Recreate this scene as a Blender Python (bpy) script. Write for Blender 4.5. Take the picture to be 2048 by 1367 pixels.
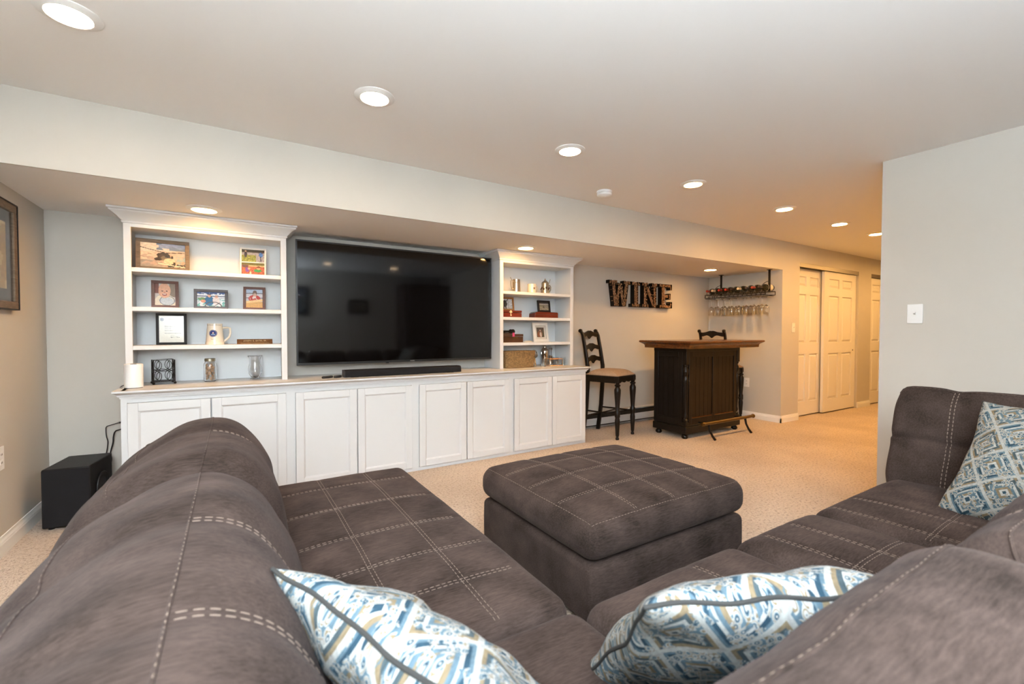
import bpy, bmesh, math, random
from mathutils import Vector, Matrix, noise
random.seed(7)
PI = math.pi
for o in list(bpy.data.objects): bpy.data.objects.remove(o)
scene = bpy.context.scene
COL = scene.collection

# ---------------------------------------------------------------- camera, world, exposure
FPX, PITCH, YAW, ROLL, CAMH = 900.0, 0.0229, 0.5545, 0.001, 1.15
_F = Vector((math.sin(YAW)*math.cos(PITCH), math.cos(YAW)*math.cos(PITCH), -math.sin(PITCH)))
_R = Vector((math.cos(YAW), -math.sin(YAW), 0)); _U = _R.cross(_F)
_R, _U = _R*math.cos(ROLL)+_U*math.sin(ROLL), _U*math.cos(ROLL)-_R*math.sin(ROLL)
cam_data = bpy.data.cameras.new('camera'); cam = bpy.data.objects.new('camera', cam_data); COL.objects.link(cam)
cam_data.sensor_width = 36.0; cam_data.lens = 36.0*FPX/2048.0; cam_data.clip_start = 0.02
cam.matrix_world = Matrix(((_R.x, _U.x, -_F.x, 0), (_R.y, _U.y, -_F.y, 0), (_R.z, _U.z, -_F.z, CAMH), (0, 0, 0, 1)))
cam_data.dof.use_dof = True; cam_data.dof.focus_distance = 3.6; cam_data.dof.aperture_fstop = 4.0
scene.camera = cam
world = bpy.data.worlds.new('world'); scene.world = world; world.use_nodes = True
world.node_tree.nodes['Background'].inputs[0].default_value = (0.6, 0.7, 0.85, 1)
world.node_tree.nodes['Background'].inputs[1].default_value = 0.02
vs = scene.view_settings
vs.view_transform = 'Standard'; vs.look = 'None'; vs.gamma = 1.0; vs.use_curve_mapping = False; vs.exposure = 0.08
cy = getattr(scene, 'cycles', None)
if cy:
    cy.use_denoising = True; cy.max_bounces = 9; cy.diffuse_bounces = 4; cy.glossy_bounces = 4; cy.transmission_bounces = 8
    cy.caustics_reflective = False; cy.sample_clamp_indirect = 60.0; cy.adaptive_threshold = 0.03
WARM = (1.0, 0.535, 0.165); WARM_NEAR = (1.0, 0.72, 0.44); COOL = (0.76, 0.885, 1.0)
S_HALL, S_MAIN, S_SOFFIT, S_REAR = 410.0, 140.0, 185.0, 60.0
FILL_UP, FILL_TILT = 395.0, 0.30  # power and tilt of the added, unseen fill lamp

def ray(u, v): return _F + _R*((u-1024)/FPX) - _U*((v-683.5)/FPX)
def at(u, v, ax, c):
    d = ray(u, v); o = Vector((0, 0, CAMH)); t = (c-o[ax])/d[ax]; return o+d*t

# ---------------------------------------------------------------- materials
def lin(c):
    return tuple(((x/255)/12.92 if x/255 <= .04045 else ((x/255+.055)/1.055)**2.4) for x in c)
def new_mat(name):
    m = bpy.data.materials.new(name); m.use_nodes = True
    nt = m.node_tree; return m, nt, nt.nodes['Principled BSDF']
def mat(name, col, rough=.5, metal=0.0, bump=0.0, bscale=200.0, var=0.0, vscale=8.0, coat=0.0, spec=.5, trans=0.0, ior=1.45, sheen=0.0, stretch=None, emit=None, estr=0.0):
    m, nt, b = new_mat(name)
    c = tuple(col)+(1,) if max(col) <= 1 else lin(col)+(1,)
    b.inputs['Base Color'].default_value = c
    b.inputs['Roughness'].default_value = rough; b.inputs['Metallic'].default_value = metal
    b.inputs['Specular IOR Level'].default_value = spec; b.inputs['IOR'].default_value = ior
    b.inputs['Coat Weight'].default_value = coat; b.inputs['Coat Roughness'].default_value = .06
    b.inputs['Transmission Weight'].default_value = trans
    b.inputs['Sheen Weight'].default_value = sheen; b.inputs['Sheen Roughness'].default_value = .45
    if emit: b.inputs['Emission Color'].default_value = tuple(emit)+(1,); b.inputs['Emission Strength'].default_value = estr
    tc = nt.nodes.new('ShaderNodeTexCoord')
    vec = tc.outputs['Object']
    if stretch:
        mp = nt.nodes.new('ShaderNodeMapping'); mp.inputs['Scale'].default_value = stretch
        nt.links.new(vec, mp.inputs[0]); vec = mp.outputs[0]
    if var:
        n = nt.nodes.new('ShaderNodeTexNoise'); n.inputs['Scale'].default_value = vscale; n.inputs['Detail'].default_value = 6
        nt.links.new(vec, n.inputs[0])
        r = nt.nodes.new('ShaderNodeValToRGB')
        r.color_ramp.elements[0].position = .3; r.color_ramp.elements[1].position = .7
        r.color_ramp.elements[0].color = tuple(x*(1-var) for x in c[:3])+(1,)
        r.color_ramp.elements[1].color = tuple(min(1, x*(1+var)) for x in c[:3])+(1,)
        nt.links.new(n.outputs[0], r.inputs[0]); nt.links.new(r.outputs[0], b.inputs['Base Color'])
    if bump:
        n2 = nt.nodes.new('ShaderNodeTexNoise'); n2.inputs['Scale'].default_value = bscale; n2.inputs['Detail'].default_value = 3
        nt.links.new(vec, n2.inputs[0])
        bp = nt.nodes.new('ShaderNodeBump'); bp.inputs['Strength'].default_value = bump; bp.inputs['Distance'].default_value = .002
        nt.links.new(n2.outputs[0], bp.inputs['Height']); nt.links.new(bp.outputs[0], b.inputs['Normal'])
    return m

M = {}
M['wall'] = mat('greige wall paint', (.56, .53, .485), .75, bump=.12, bscale=260, var=.015, vscale=3)
M['ceiling'] = mat('white ceiling paint', (.86, .85, .84), .85, bump=.08, bscale=220)
M['trim'] = mat('white trim paint', (.80, .80, .79), .4)
M['cab'] = mat('white cabinet paint', (.66, .67, .685), .38)
M['shelfback'] = mat('white shelf back panel', (.70, .725, .745), .5)
M['door'] = mat('white door paint', (.80, .775, .73), .42)
M['track'] = mat('brushed door track', (.45, .42, .38), .35, metal=.9)
M['dark'] = mat('dark gap', (.02, .018, .016), .8)
M['black'] = mat('satin black plastic', (.018, .018, .02), .45)
M['blackcloth'] = mat('charcoal speaker cloth', (.014, .014, .016), .85, spec=.2, bump=.4, bscale=900)
M['subbox'] = mat('black vinyl speaker box', (.011, .012, .0145), .5, spec=.3, bump=.2, bscale=500)
M['blackwood'] = mat('worn black painted wood', (.008, .0065, .006), .34, var=.35, vscale=20, spec=.35, stretch=(6, 6, .6))
M['barpanel'] = mat('dark walnut stained panel', (.013, .008, .005), .42, var=.35, vscale=14, spec=.3, stretch=(8, 8, .5))
M['barwood'] = mat('red brown varnished wood', (.105, .034, .009), .25, var=.4, vscale=6, coat=.35, stretch=(1.2, 9, 9))
M['seatcloth'] = mat('tan woven seat cloth', (.36, .25, .17), .85, bump=.5, bscale=350, var=.12, vscale=60)
M['brass'] = mat('aged brass', (.15, .10, .04), .35, metal=1.0)
M['iron'] = mat('dark wrought iron', (.014, .011, .010), .45, metal=.6)
M['chrome'] = mat('polished steel', (.62, .60, .58), .12, metal=1.0)
M['pewter'] = mat('brushed pewter', (.50, .47, .43), .28, metal=1.0)
M['copper'] = mat('gold wire', (.62, .34, .13), .25, metal=1.0)
M['white'] = mat('white plastic', (.82, .82, .82), .35)
M['ivory'] = mat('cream ceramic', (.78, .70, .58), .2, coat=.4)
M['glass'] = mat('clear glass', (1, 1, 1), .0, trans=1.0, ior=1.45)
M['bottle'] = mat('dark green bottle glass', (.006, .008, .005), .05, coat=.6)
M['foil_red'] = mat('red foil capsule', (.30, .03, .02), .35)
M['foil_white'] = mat('pale foil capsule', (.62, .56, .50), .3)
M['foil_black'] = mat('black foil capsule', (.03, .02, .025), .3)
M['winelabel'] = mat('paper wine label', (.66, .60, .50), .7)
M['cherry'] = mat('cherry stained frame wood', (.085, .024, .011), .3, var=.25, vscale=12, coat=.2, stretch=(3, 3, 12))
M['mahog'] = mat('dark mahogany frame wood', (.028, .010, .008), .3, var=.3, vscale=12, coat=.3)
M['greywood'] = mat('weathered grey brown frame wood', (.15, .108, .072), .6, var=.3, vscale=10, stretch=(2, 2, 14))
M['pinewood'] = mat('amber frame wood', (.34, .15, .04), .35, var=.25, vscale=14, coat=.3)
M['blackframe'] = mat('black frame lacquer', (.016, .014, .013), .55, spec=.25)
M['whiteframe'] = mat('white frame lacquer', (.80, .77, .72), .35)
M['matwhite'] = mat('white mat board', (.80, .77, .70), .8)
M['redbox'] = mat('glossy red brown box', (.115, .013, .008), .25, var=.2, vscale=10, coat=.3)
M['brownbox'] = mat('brown wooden chest', (.065, .024, .011), .35, var=.35, vscale=10, coat=.3)
M['basket'] = mat('woven seagrass', (.24, .145, .058), .8, var=.4, vscale=70)
M['cork'] = mat('wine cork', (.30, .165, .085), .8, var=.85, vscale=45)
M['shell'] = mat('seashell', (.62, .42, .27), .5, var=.35, vscale=30)
M['zinc'] = mat('zinc lid', (.42, .40, .32), .35, metal=1.0)
M['bronze'] = mat('bronze plaque', (.19, .085, .03), .4, metal=.4, var=.25, vscale=60)
M['gold'] = mat('gold lettering', (.75, .55, .32), .4)
M['ink'] = mat('dark ink', (.05, .04, .045), .7)
M['heater'] = mat('enamelled heater cover', (.55, .56, .57), .45)
M['stitch'] = mat('pale tan stitching thread', (.20, .15, .122), .8)
M['pillowseam'] = mat('dark pillow seam', (.035, .035, .034), .9)
M['navy'] = mat('navy mat board', (.025, .035, .05), .6)
M['tvframe'] = mat('dark grey television bezel', (.03, .03, .032), .3, metal=.3)
M['pink'] = mat('pink tag', (.75, .08, .2), .5)
M['green'] = mat('indicator', (.1, .3, .12), .5)

def mk_screen():
    m, nt, b = new_mat('glossy black television panel')
    b.inputs['Base Color'].default_value = (.003, .003, .0035, 1)
    b.inputs['Roughness'].default_value = .065; b.inputs['IOR'].default_value = 1.46
    return m
M['screen'] = mk_screen()

def mk_pane():
    m, nt, b = new_mat('thin picture glass')
    nt.nodes.remove(b)
    out = nt.nodes['Material Output']
    fr = nt.nodes.new('ShaderNodeFresnel'); fr.inputs[0].default_value = 1.45
    t = nt.nodes.new('ShaderNodeBsdfTransparent'); g = nt.nodes.new('ShaderNodeBsdfGlossy'); g.inputs['Roughness'].default_value = .04
    mx = nt.nodes.new('ShaderNodeMixShader'); hf = nt.nodes.new('ShaderNodeMath'); hf.operation = 'MULTIPLY'; hf.inputs[1].default_value = .55
    nt.links.new(fr.outputs[0], hf.inputs[0]); nt.links.new(hf.outputs[0], mx.inputs[0]); nt.links.new(t.outputs[0], mx.inputs[1]); nt.links.new(g.outputs[0], mx.inputs[2])
    nt.links.new(mx.outputs[0], out.inputs[0]); return m
M['pane'] = mk_pane()

def mk_print():
    m, nt, b = new_mat('printed picture')
    a = nt.nodes.new('ShaderNodeVertexColor'); a.layer_name = 'Col'
    nt.links.new(a.outputs[0], b.inputs['Base Color']); b.inputs['Roughness'].default_value = .6
    return m
M['print'] = mk_print()

def mk_carpet():
    m, nt, b = new_mat('speckled beige carpet')
    L = nt.links.new
    tc = nt.nodes.new('ShaderNodeTexCoord')
    n1 = nt.nodes.new('ShaderNodeTexNoise'); n1.inputs['Scale'].default_value = 62; n1.inputs['Detail'].default_value = 8; n1.inputs['Roughness'].default_value = .75
    n2 = nt.nodes.new('ShaderNodeTexNoise'); n2.inputs['Scale'].default_value = 1.6; n2.inputs['Detail'].default_value = 3
    v = nt.nodes.new('ShaderNodeTexVoronoi'); v.inputs['Scale'].default_value = 130
    for n in (n1, n2, v): L(tc.outputs['Object'], n.inputs['Vector'])
    r = nt.nodes.new('ShaderNodeValToRGB'); e = r.color_ramp.elements
    e[0].position = .34; e[0].color = (.17, .115, .08, 1); e[1].position = .53; e[1].color = (.70, .575, .46, 1)
    k = e.new(.42); k.color = (.54, .42, .325, 1)
    L(n1.outputs[0], r.inputs[0])
    mx = nt.nodes.new('ShaderNodeMix'); mx.data_type = 'RGBA'; mx.blend_type = 'MULTIPLY'; mx.inputs[0].default_value = 1.0
    r2 = nt.nodes.new('ShaderNodeValToRGB'); r2.color_ramp.elements[0].position = .38; r2.color_ramp.elements[0].color = (.86, .84, .82, 1)
    r2.color_ramp.elements[1].position = .6; r2.color_ramp.elements[1].color = (1, 1, 1, 1)
    L(n2.outputs[0], r2.inputs[0]); L(r.outputs[0], mx.inputs[6]); L(r2.outputs[0], mx.inputs[7]); L(mx.outputs[2], b.inputs['Base Color'])
    ad = nt.nodes.new('ShaderNodeMath'); ad.operation = 'ADD'
    L(n1.outputs[0], ad.inputs[0]); L(v.outputs['Distance'], ad.inputs[1])
    bp = nt.nodes.new('ShaderNodeBump'); bp.inputs['Strength'].default_value = .8; bp.inputs['Distance'].default_value = .008
    L(ad.outputs[0], bp.inputs['Height']); L(bp.outputs[0], b.inputs['Normal'])
    b.inputs['Roughness'].default_value = 1.0; b.inputs['Specular IOR Level'].default_value = .1
    b.inputs['Sheen Weight'].default_value = .15
    return m
M['carpet'] = mk_carpet()

def mk_sofa():
    m, nt, b = new_mat('brown heathered microfibre')
    L = nt.links.new
    tc = nt.nodes.new('ShaderNodeTexCoord')
    mp = nt.nodes.new('ShaderNodeMapping'); mp.inputs['Scale'].default_value = (14, 90, 90)
    n1 = nt.nodes.new('ShaderNodeTexNoise'); n1.inputs['Scale'].default_value = 2.2; n1.inputs['Detail'].default_value = 6; n1.inputs['Roughness'].default_value = .7
    n2 = nt.nodes.new('ShaderNodeTexNoise'); n2.inputs['Scale'].default_value = 7; n2.inputs['Detail'].default_value = 5
    n3 = nt.nodes.new('ShaderNodeTexNoise'); n3.inputs['Scale'].default_value = 700; n3.inputs['Detail'].default_value = 2
    L(tc.outputs['Object'], mp.inputs[0]); L(mp.outputs[0], n1.inputs['Vector']); L(tc.outputs['Object'], n2.inputs['Vector']); L(tc.outputs['Object'], n3.inputs['Vector'])
    ad = nt.nodes.new('ShaderNodeMath'); ad.operation = 'ADD'; L(n1.outputs[0], ad.inputs[0]); L(n2.outputs[0], ad.inputs[1])
    r = nt.nodes.new('ShaderNodeValToRGB'); e = r.color_ramp.elements
    hv = nt.nodes.new('ShaderNodeMath'); hv.operation = 'MULTIPLY'; hv.inputs[1].default_value = .5; L(ad.outputs[0], hv.inputs[0])
    e[0].position = .36; e[0].color = (.020, .0135, .0110, 1); e[1].position = .64; e[1].color = (.078, .055, .047, 1)
    L(hv.outputs[0], r.inputs[0]); L(r.outputs[0], b.inputs['Base Color'])
    bp = nt.nodes.new('ShaderNodeBump'); bp.inputs['Strength'].default_value = .25; bp.inputs['Distance'].default_value = .0015
    L(n3.outputs[0], bp.inputs['Height']); L(bp.outputs[0], b.inputs['Normal'])
    b.inputs['Roughness'].default_value = .95; b.inputs['Specular IOR Level'].default_value = .06
    b.inputs['Sheen Weight'].default_value = .05; b.inputs['Sheen Roughness'].default_value = .5; b.inputs['Sheen Tint'].default_value = (.9, .8, .8, 1)
    return m
M['sofa'] = mk_sofa()

def mk_pillow(name, rot, warm):
    """blue, tan and white medallion lattice, from UV"""
    m, nt, b = new_mat(name)
    L = nt.links.new
    def node(t, **k):
        n = nt.nodes.new(t)
        for a, v in k.items(): setattr(n, a, v)
        return n
    def math_(op, a, bb=None):
        n = node('ShaderNodeMath', operation=op)
        for i, s in enumerate((a, bb)):
            if s is None: continue
            if isinstance(s, (int, float)): n.inputs[i].default_value = s
            else: L(s, n.inputs[i])
        return n.outputs[0]
    tc = node('ShaderNodeTexCoord')
    dn = node('ShaderNodeTexNoise'); dn.inputs['Scale'].default_value = 9; dn.inputs['Detail'].default_value = 3
    L(tc.outputs['UV'], dn.inputs['Vector'])
    mp = node('ShaderNodeMapping'); mp.inputs['Rotation'].default_value = (0, 0, rot); mp.inputs['Scale'].default_value = (3.4, 3.4, 1)
    L(tc.outputs['UV'], mp.inputs[0])
    mx = node('ShaderNodeMix', data_type='RGBA', blend_type='LINEAR_LIGHT'); mx.inputs[0].default_value = .016
    L(mp.outputs[0], mx.inputs[6]); L(dn.outputs[1], mx.inputs[7])
    sp = node('ShaderNodeSeparateXYZ'); L(mx.outputs[2], sp.inputs[0])
    X, Y = sp.outputs[0], sp.outputs[1]
    fx = math_('ABSOLUTE', math_('SUBTRACT', math_('FRACT', X), .5)); fy = math_('ABSOLUTE', math_('SUBTRACT', math_('FRACT', Y), .5))
    dia = math_('ADD', fx, fy)                      # 0 centre .. 1 corners: diamond lattice at .5
    band = math_('FRACT', math_('MULTIPLY', dia, 3.0))
    r = node('ShaderNodeValToRGB'); r.color_ramp.interpolation = 'CONSTANT'
    W = (.34, .345, .335, 1); B = (.022, .052, .078, 1); LB = (.085, .135, .17, 1); T = (.18, .14, .088, 1); G = (.05, .072, .083, 1)
    stops = [(0, B), (.07, W), (.13, T), (.20, LB), (.27, W), (.33, B), (.40, LB), (.455, W), (.545, T), (.61, G), (.68, W), (.75, LB), (.82, T), (.89, W), (.95, B)]
    e = r.color_ramp.elements
    e[0].position, e[0].color = stops[0]; e[1].position, e[1].color = stops[1]
    for p, c in stops[2:]:
        k = e.new(p); k.color = c
    L(dia, r.inputs[0])
    vo = node('ShaderNodeTexVoronoi'); vo.inputs['Scale'].default_value = 13; L(mp.outputs[0], vo.inputs['Vector'])
    r2 = node('ShaderNodeValToRGB'); r2.color_ramp.interpolation = 'CONSTANT'
    e2 = r2.color_ramp.elements; e2[0].position = 0; e2[0].color = W; e2[1].position = .16; e2[1].color = B
    for p, c in ((.27, LB), (.38, W), (.50, T), (.58, W), (.68, LB)):
        k = e2.new(p); k.color = c
    L(vo.outputs['Distance'], r2.inputs[0])
    nn = node('ShaderNodeTexNoise'); nn.inputs['Scale'].default_value = 16; nn.inputs['Detail'].default_value = 4; L(tc.outputs['UV'], nn.inputs['Vector'])
    gt = math_('GREATER_THAN', nn.outputs[0], .50)
    m2 = node('ShaderNodeMix', data_type='RGBA'); L(gt, m2.inputs[0]); L(r.outputs[0], m2.inputs[6]); L(r2.outputs[0], m2.inputs[7])
    line = math_('LESS_THAN', math_('ABSOLUTE', math_('SUBTRACT', dia, .5)), .04)
    m3 = node('ShaderNodeMix', data_type='RGBA'); L(line, m3.inputs[0]); L(m2.outputs[2], m3.inputs[6]); m3.inputs[7].default_value = (.31, .315, .305, 1)
    n5 = node('ShaderNodeTexNoise'); n5.inputs['Scale'].default_value = 60; n5.inputs['Detail'].default_value = 3; L(tc.outputs['UV'], n5.inputs['Vector'])
    m4 = node('ShaderNodeMix', data_type='RGBA', blend_type='OVERLAY'); m4.inputs[0].default_value = .45; L(m3.outputs[2], m4.inputs[6]); L(n5.outputs[0], m4.inputs[7])
    m5 = node('ShaderNodeMix', data_type='RGBA', blend_type='MULTIPLY'); m5.inputs[0].default_value = 1; L(m4.outputs[2], m5.inputs[6]); m5.inputs[7].default_value = warm
    L(m5.outputs[2], b.inputs['Base Color'])
    n6 = node('ShaderNodeTexNoise'); n6.inputs['Scale'].default_value = 260; L(tc.outputs['UV'], n6.inputs['Vector'])
    bp = node('ShaderNodeBump'); bp.inputs['Strength'].default_value = .4; bp.inputs['Distance'].default_value = .002; L(n6.outputs[0], bp.inputs['Height']); L(bp.outputs[0], b.inputs['Normal'])
    b.inputs['Roughness'].default_value = .9; b.inputs['Specular IOR Level'].default_value = .15
    return m
M['pillow'] = mk_pillow('blue medallion chenille', .12, (1, 1, 1, 1))
M['pillow2'] = mk_pillow('blue tan medallion chenille', .25, (1.0, .97, .92, 1))

# ---------------------------------------------------------------- geometry helpers
def wloc(o):
    v = Vector((0, 0, 0))
    while o is not None: v = v+o.location; o = o.parent
    return v
class MB:
    def __init__(s): s.v = []; s.f = []
    def add(s, vs_, fs): 
        n = len(s.v); s.v += [tuple(p) for p in vs_]; s.f += [tuple(i+n for i in f) for f in fs]; return s
    def box(s, x0, x1, y0, y1, z0, z1):
        return s.add([(x0, y0, z0), (x1, y0, z0), (x1, y1, z0), (x0, y1, z0), (x0, y0, z1), (x1, y0, z1), (x1, y1, z1), (x0, y1, z1)],
                     [(0, 3, 2, 1), (4, 5, 6, 7), (0, 1, 5, 4), (1, 2, 6, 5), (2, 3, 7, 6), (3, 0, 4, 7)])
    def obox(s, c, ax, hx, hy, hz):
        """oriented box: ax = 3 unit vectors"""
        c = Vector(c); P = []
        for k in (-1, 1):
            for (i, j) in ((-1, -1), (1, -1), (1, 1), (-1, 1)): P.append(c+ax[0]*hx*i+ax[1]*hy*j+ax[2]*hz*k)
        return s.add(P, [(0, 3, 2, 1), (4, 5, 6, 7), (0, 1, 5, 4), (1, 2, 6, 5), (2, 3, 7, 6), (3, 0, 4, 7)])
    def prism(s, poly, a0, a1, axis=1):
        """2-D polygon extruded along axis (0: poly is (y,z); 1: (x,z); 2: (x,y))"""
        def p3(q, a): return {0: (a, q[0], q[1]), 1: (q[0], a, q[1]), 2: (q[0], q[1], a)}[axis]
        n = len(poly)
        V = [p3(q, a0) for q in poly]+[p3(q, a1) for q in poly]
        F = [tuple(range(n-1, -1, -1)), tuple(range(n, 2*n))]+[(i, (i+1) % n, n+(i+1) % n, n+i) for i in range(n)]
        return s.add(V, F)
    def lathe(s, prof, c=(0, 0, 0), n=20, axis=2, sx=1.0, sy=1.0):
        """prof: (r, h) list; closed at ends where r = 0"""
        V = []; F = []; c = Vector(c)
        for r, h in prof:
            for i in range(n):
                a = 2*PI*i/n; x, y = r*math.cos(a)*sx, r*math.sin(a)*sy
                V.append(c+Vector({2: (x, y, h), 0: (h, x, y), 1: (x, h, y)}[axis]))
        for k in range(len(prof)-1):
            for i in range(n):
                j = (i+1) % n; q = (k*n+i, k*n+j, (k+1)*n+j, (k+1)*n+i)
                F.append(q)
        if prof[0][0] > 1e-6: F.append(tuple(range(n-1, -1, -1)))
        if prof[-1][0] > 1e-6: F.append(tuple((len(prof)-1)*n+i for i in range(n)))
        return s.add(V, F)
    def tube(s, pts, r, n=6, closed=False):
        pts = [Vector(p) for p in pts]; m = len(pts); V = []; F = []
        rr = r if isinstance(r, (list, tuple)) else [r]*m
        prev = None
        for i, p in enumerate(pts):
            if closed: d = pts[(i+1) % m]-pts[i-1]
            else: d = pts[min(i+1, m-1)]-pts[max(i-1, 0)]
            d.normalize()
            if prev is None:
                up = Vector((0, 0, 1)) if abs(d.z) < .9 else Vector((1, 0, 0)); a = d.cross(up).normalized()
            else: a = (prev-d*prev.dot(d)).normalized()
            prev = a; b = d.cross(a)
            for k in range(n):
                t = 2*PI*k/n; V.append(p+(a*math.cos(t)+b*math.sin(t))*rr[i])
        for i in range(m if closed else m-1):
            for k in range(n):
                i2 = (i+1) % m; F.append((i*n+k, i*n+(k+1) % n, i2*n+(k+1) % n, i2*n+k))
        if not closed: F += [tuple(range(n-1, -1, -1)), tuple((m-1)*n+k for k in range(n))]
        return s.add(V, F)
    def grid(s, nx, ny, fn, flip=False):
        V = [fn(i/nx, j/ny) for j in range(ny+1) for i in range(nx+1)]
        F = []
        for j in range(ny):
            for i in range(nx):
                q = (j*(nx+1)+i, j*(nx+1)+i+1, (j+1)*(nx+1)+i+1, (j+1)*(nx+1)+i); F.append(q[::-1] if flip else q)
        return s.add(V, F)
    def build(s, name, m, parent=None, smooth=False, bevel=0.0, local=False, weld=False, fix=True):
        V = [Vector(p) for p in s.v]; off = Vector((0, 0, 0)); loc = None
        if parent is not None:
            if not local: off = wloc(parent)
        elif not local:
            xs = [p.x for p in V]; ys = [p.y for p in V]; zs = [p.z for p in V]
            off = Vector(((min(xs)+max(xs))/2, (min(ys)+max(ys))/2, min(zs))); loc = off
        me = bpy.data.meshes.new(name); me.from_pydata([p-off for p in V], [], s.f)
        if fix or weld:
            bm = bmesh.new(); bm.from_mesh(me)
            if weld: bmesh.ops.remove_doubles(bm, verts=bm.verts, dist=1e-5)
            if fix: bmesh.ops.recalc_face_normals(bm, faces=bm.faces)
            bm.to_mesh(me); bm.free()
        me.materials.append(M[m] if isinstance(m, str) else m)
        if smooth:
            me.shade_smooth()
            if smooth != 'all': me.set_sharp_from_angle(angle=math.radians(38))
        o = bpy.data.objects.new(name, me); COL.objects.link(o)
        if loc is not None: o.location = loc
        if parent is not None: o.parent = parent
        if bevel:
            bv = o.modifiers.new('bevel', 'BEVEL'); bv.width = bevel; bv.segments = 2; bv.limit_method = 'ANGLE'; bv.angle_limit = math.radians(40)
            if not smooth: me.shade_smooth(); me.set_sharp_from_angle(angle=math.radians(38))
        return o
def tag(o, label, cat, group=None, kind=None):
    o['label'] = label; o['category'] = cat
    if group: o['group'] = group
    if kind: o['kind'] = kind
    return o
def struct(o, label=None):
    o['kind'] = 'structure'
    if label: o['label'] = label
    return o
def thing(name, label, cat, loc=(0, 0, 0), rot=(0, 0, 0), group=None):
    o = bpy.data.objects.new(name, None); COL.objects.link(o); o.empty_display_size = .05
    o.location = loc; o.rotation_euler = rot
    return tag(o, label, cat, group)
def copy_tree(o, parent=None):
    c = o.copy(); COL.objects.link(c); c.parent = parent
    for ch in list(o.children): copy_tree(ch, c)
    return c
def text_mb(txt, size, ext=.001):
    cu = bpy.data.curves.new('t', 'FONT'); cu.body = txt; cu.size = size; cu.extrude = ext; cu.align_x = 'CENTER'; cu.align_y = 'CENTER'; cu.resolution_u = 2
    ob = bpy.data.objects.new('t', cu); COL.objects.link(ob)
    dg = bpy.context.evaluated_depsgraph_get(); me = bpy.data.meshes.new_from_object(ob.evaluated_get(dg))
    V = [tuple(v.co) for v in me.vertices]; F = [tuple(p.vertices) for p in me.polygons]
    bpy.data.objects.remove(ob); bpy.data.curves.remove(cu); bpy.data.meshes.remove(me)
    return V, F
def arc(c, r, a0, a1, n, f):
    return [f(c[0]+r*math.cos(a0+(a1-a0)*i/n), c[1]+r*math.sin(a0+(a1-a0)*i/n)) for i in range(n+1)]
# ================================================================ the room shell
XL, XR, YB, YS, ZC, ZS = -1.027, 3.718, 4.058, 3.03, 2.29, 1.93
XA, XE, YR = 5.87, 10.3, -1.2
YW = 1.28                       # end of the right-hand wall, where the hall begins
def stbox(name, *b, m='wall', **k): return struct(MB().box(*b).build(name, m, **k))
stbox('floor', XL-.1, XE+.1, YR-.1, YB+.1, -.08, 0, m='carpet')
stbox('ceiling', XL-.1, XE+.1, YR-.1, YB+.1, ZC, ZC+.1, m='ceiling')
stbox('wall_left', XL-.1, XL, YR-.1, YB+.1, 0, ZC)
stbox('wall_back', XL, XA, YB, YB+.1, 0, ZC)
stbox('wall_alcove', XA, 6.29, YS, YB+.1, 0, ZC)
stbox('wall_rear', XL, XR+.1, YR-.1, YR, 0, ZC)
stbox('wall_right', XR, XR+.12, YR, YW, 0, ZC)
stbox('wall_hall_south', XR+.12, XE, YW-.12, YW, 0, ZC)
stbox('wall_hall_end', XE, XE+.1, YW-.12, YB+.1, 0, ZC)
w = MB().box(6.29, XE, YS, YS+.12, 2.055, ZC).box(8.02, 8.46, YS, YS+.12, 0, 2.055).box(6.29, XE, YS+.35, YS+.45, 0, ZC)
struct(w.build('wall_hall_north', 'wall'))
# soffit: painted front like the wall, underside like the ceiling
sf = struct(MB().box(XL, XA, YS, YS+.012, ZS, ZC).build('wall_soffit', 'wall'))
struct(MB().box(XL, XA, YS+.012, YB, ZS, ZC).build('ceiling_soffit', 'ceiling'))

def baseboard(name, p, q, nrm, h=.088, t=.014):
    """profiled board from p to q on a wall whose inward normal is nrm"""
    p, q, n = Vector(p+(0,)), Vector(q+(0,)), Vector(nrm+(0,))
    prof = [(0, 0), (t, 0), (t, h*.62), (t*.8, h*.68), (t*.8, h*.74), (t*.45, h*.86), (t*.35, h), (0, h)]
    V = [p+n*a+Vector((0, 0, z)) for a, z in prof]+[q+n*a+Vector((0, 0, z)) for a, z in prof]
    k = len(prof)
    F = [tuple(range(k)), tuple(range(2*k-1, k-1, -1))]+[(i, (i+1) % k, k+(i+1) % k, k+i) for i in range(k)]
    return struct(MB().add(V, F).build(name, 'trim'))
baseboard('baseboard_left', (XL, YR), (XL, YB), (1, 0), h=.095)
baseboard('baseboard_back', (XL, YB), (-.60, YB), (0, -1))
baseboard('baseboard_alcove', (XA, YB), (XA, YS-.014), (-1, 0))
baseboard('baseboard_hall', (XA-.014, YS), (6.29, YS), (0, -1))
baseboard('baseboard_hall_middle', (8.02, YS), (8.46, YS), (0, -1))
baseboard('baseboard_right', (XR, YR), (XR, YW+.014), (-1, 0))
baseboard('baseboard_right_end', (XR-.014, YW), (XR+.134, YW), (0, 1))
baseboard('baseboard_rear', (XL, YR), (XR, YR), (0, 1))

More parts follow.
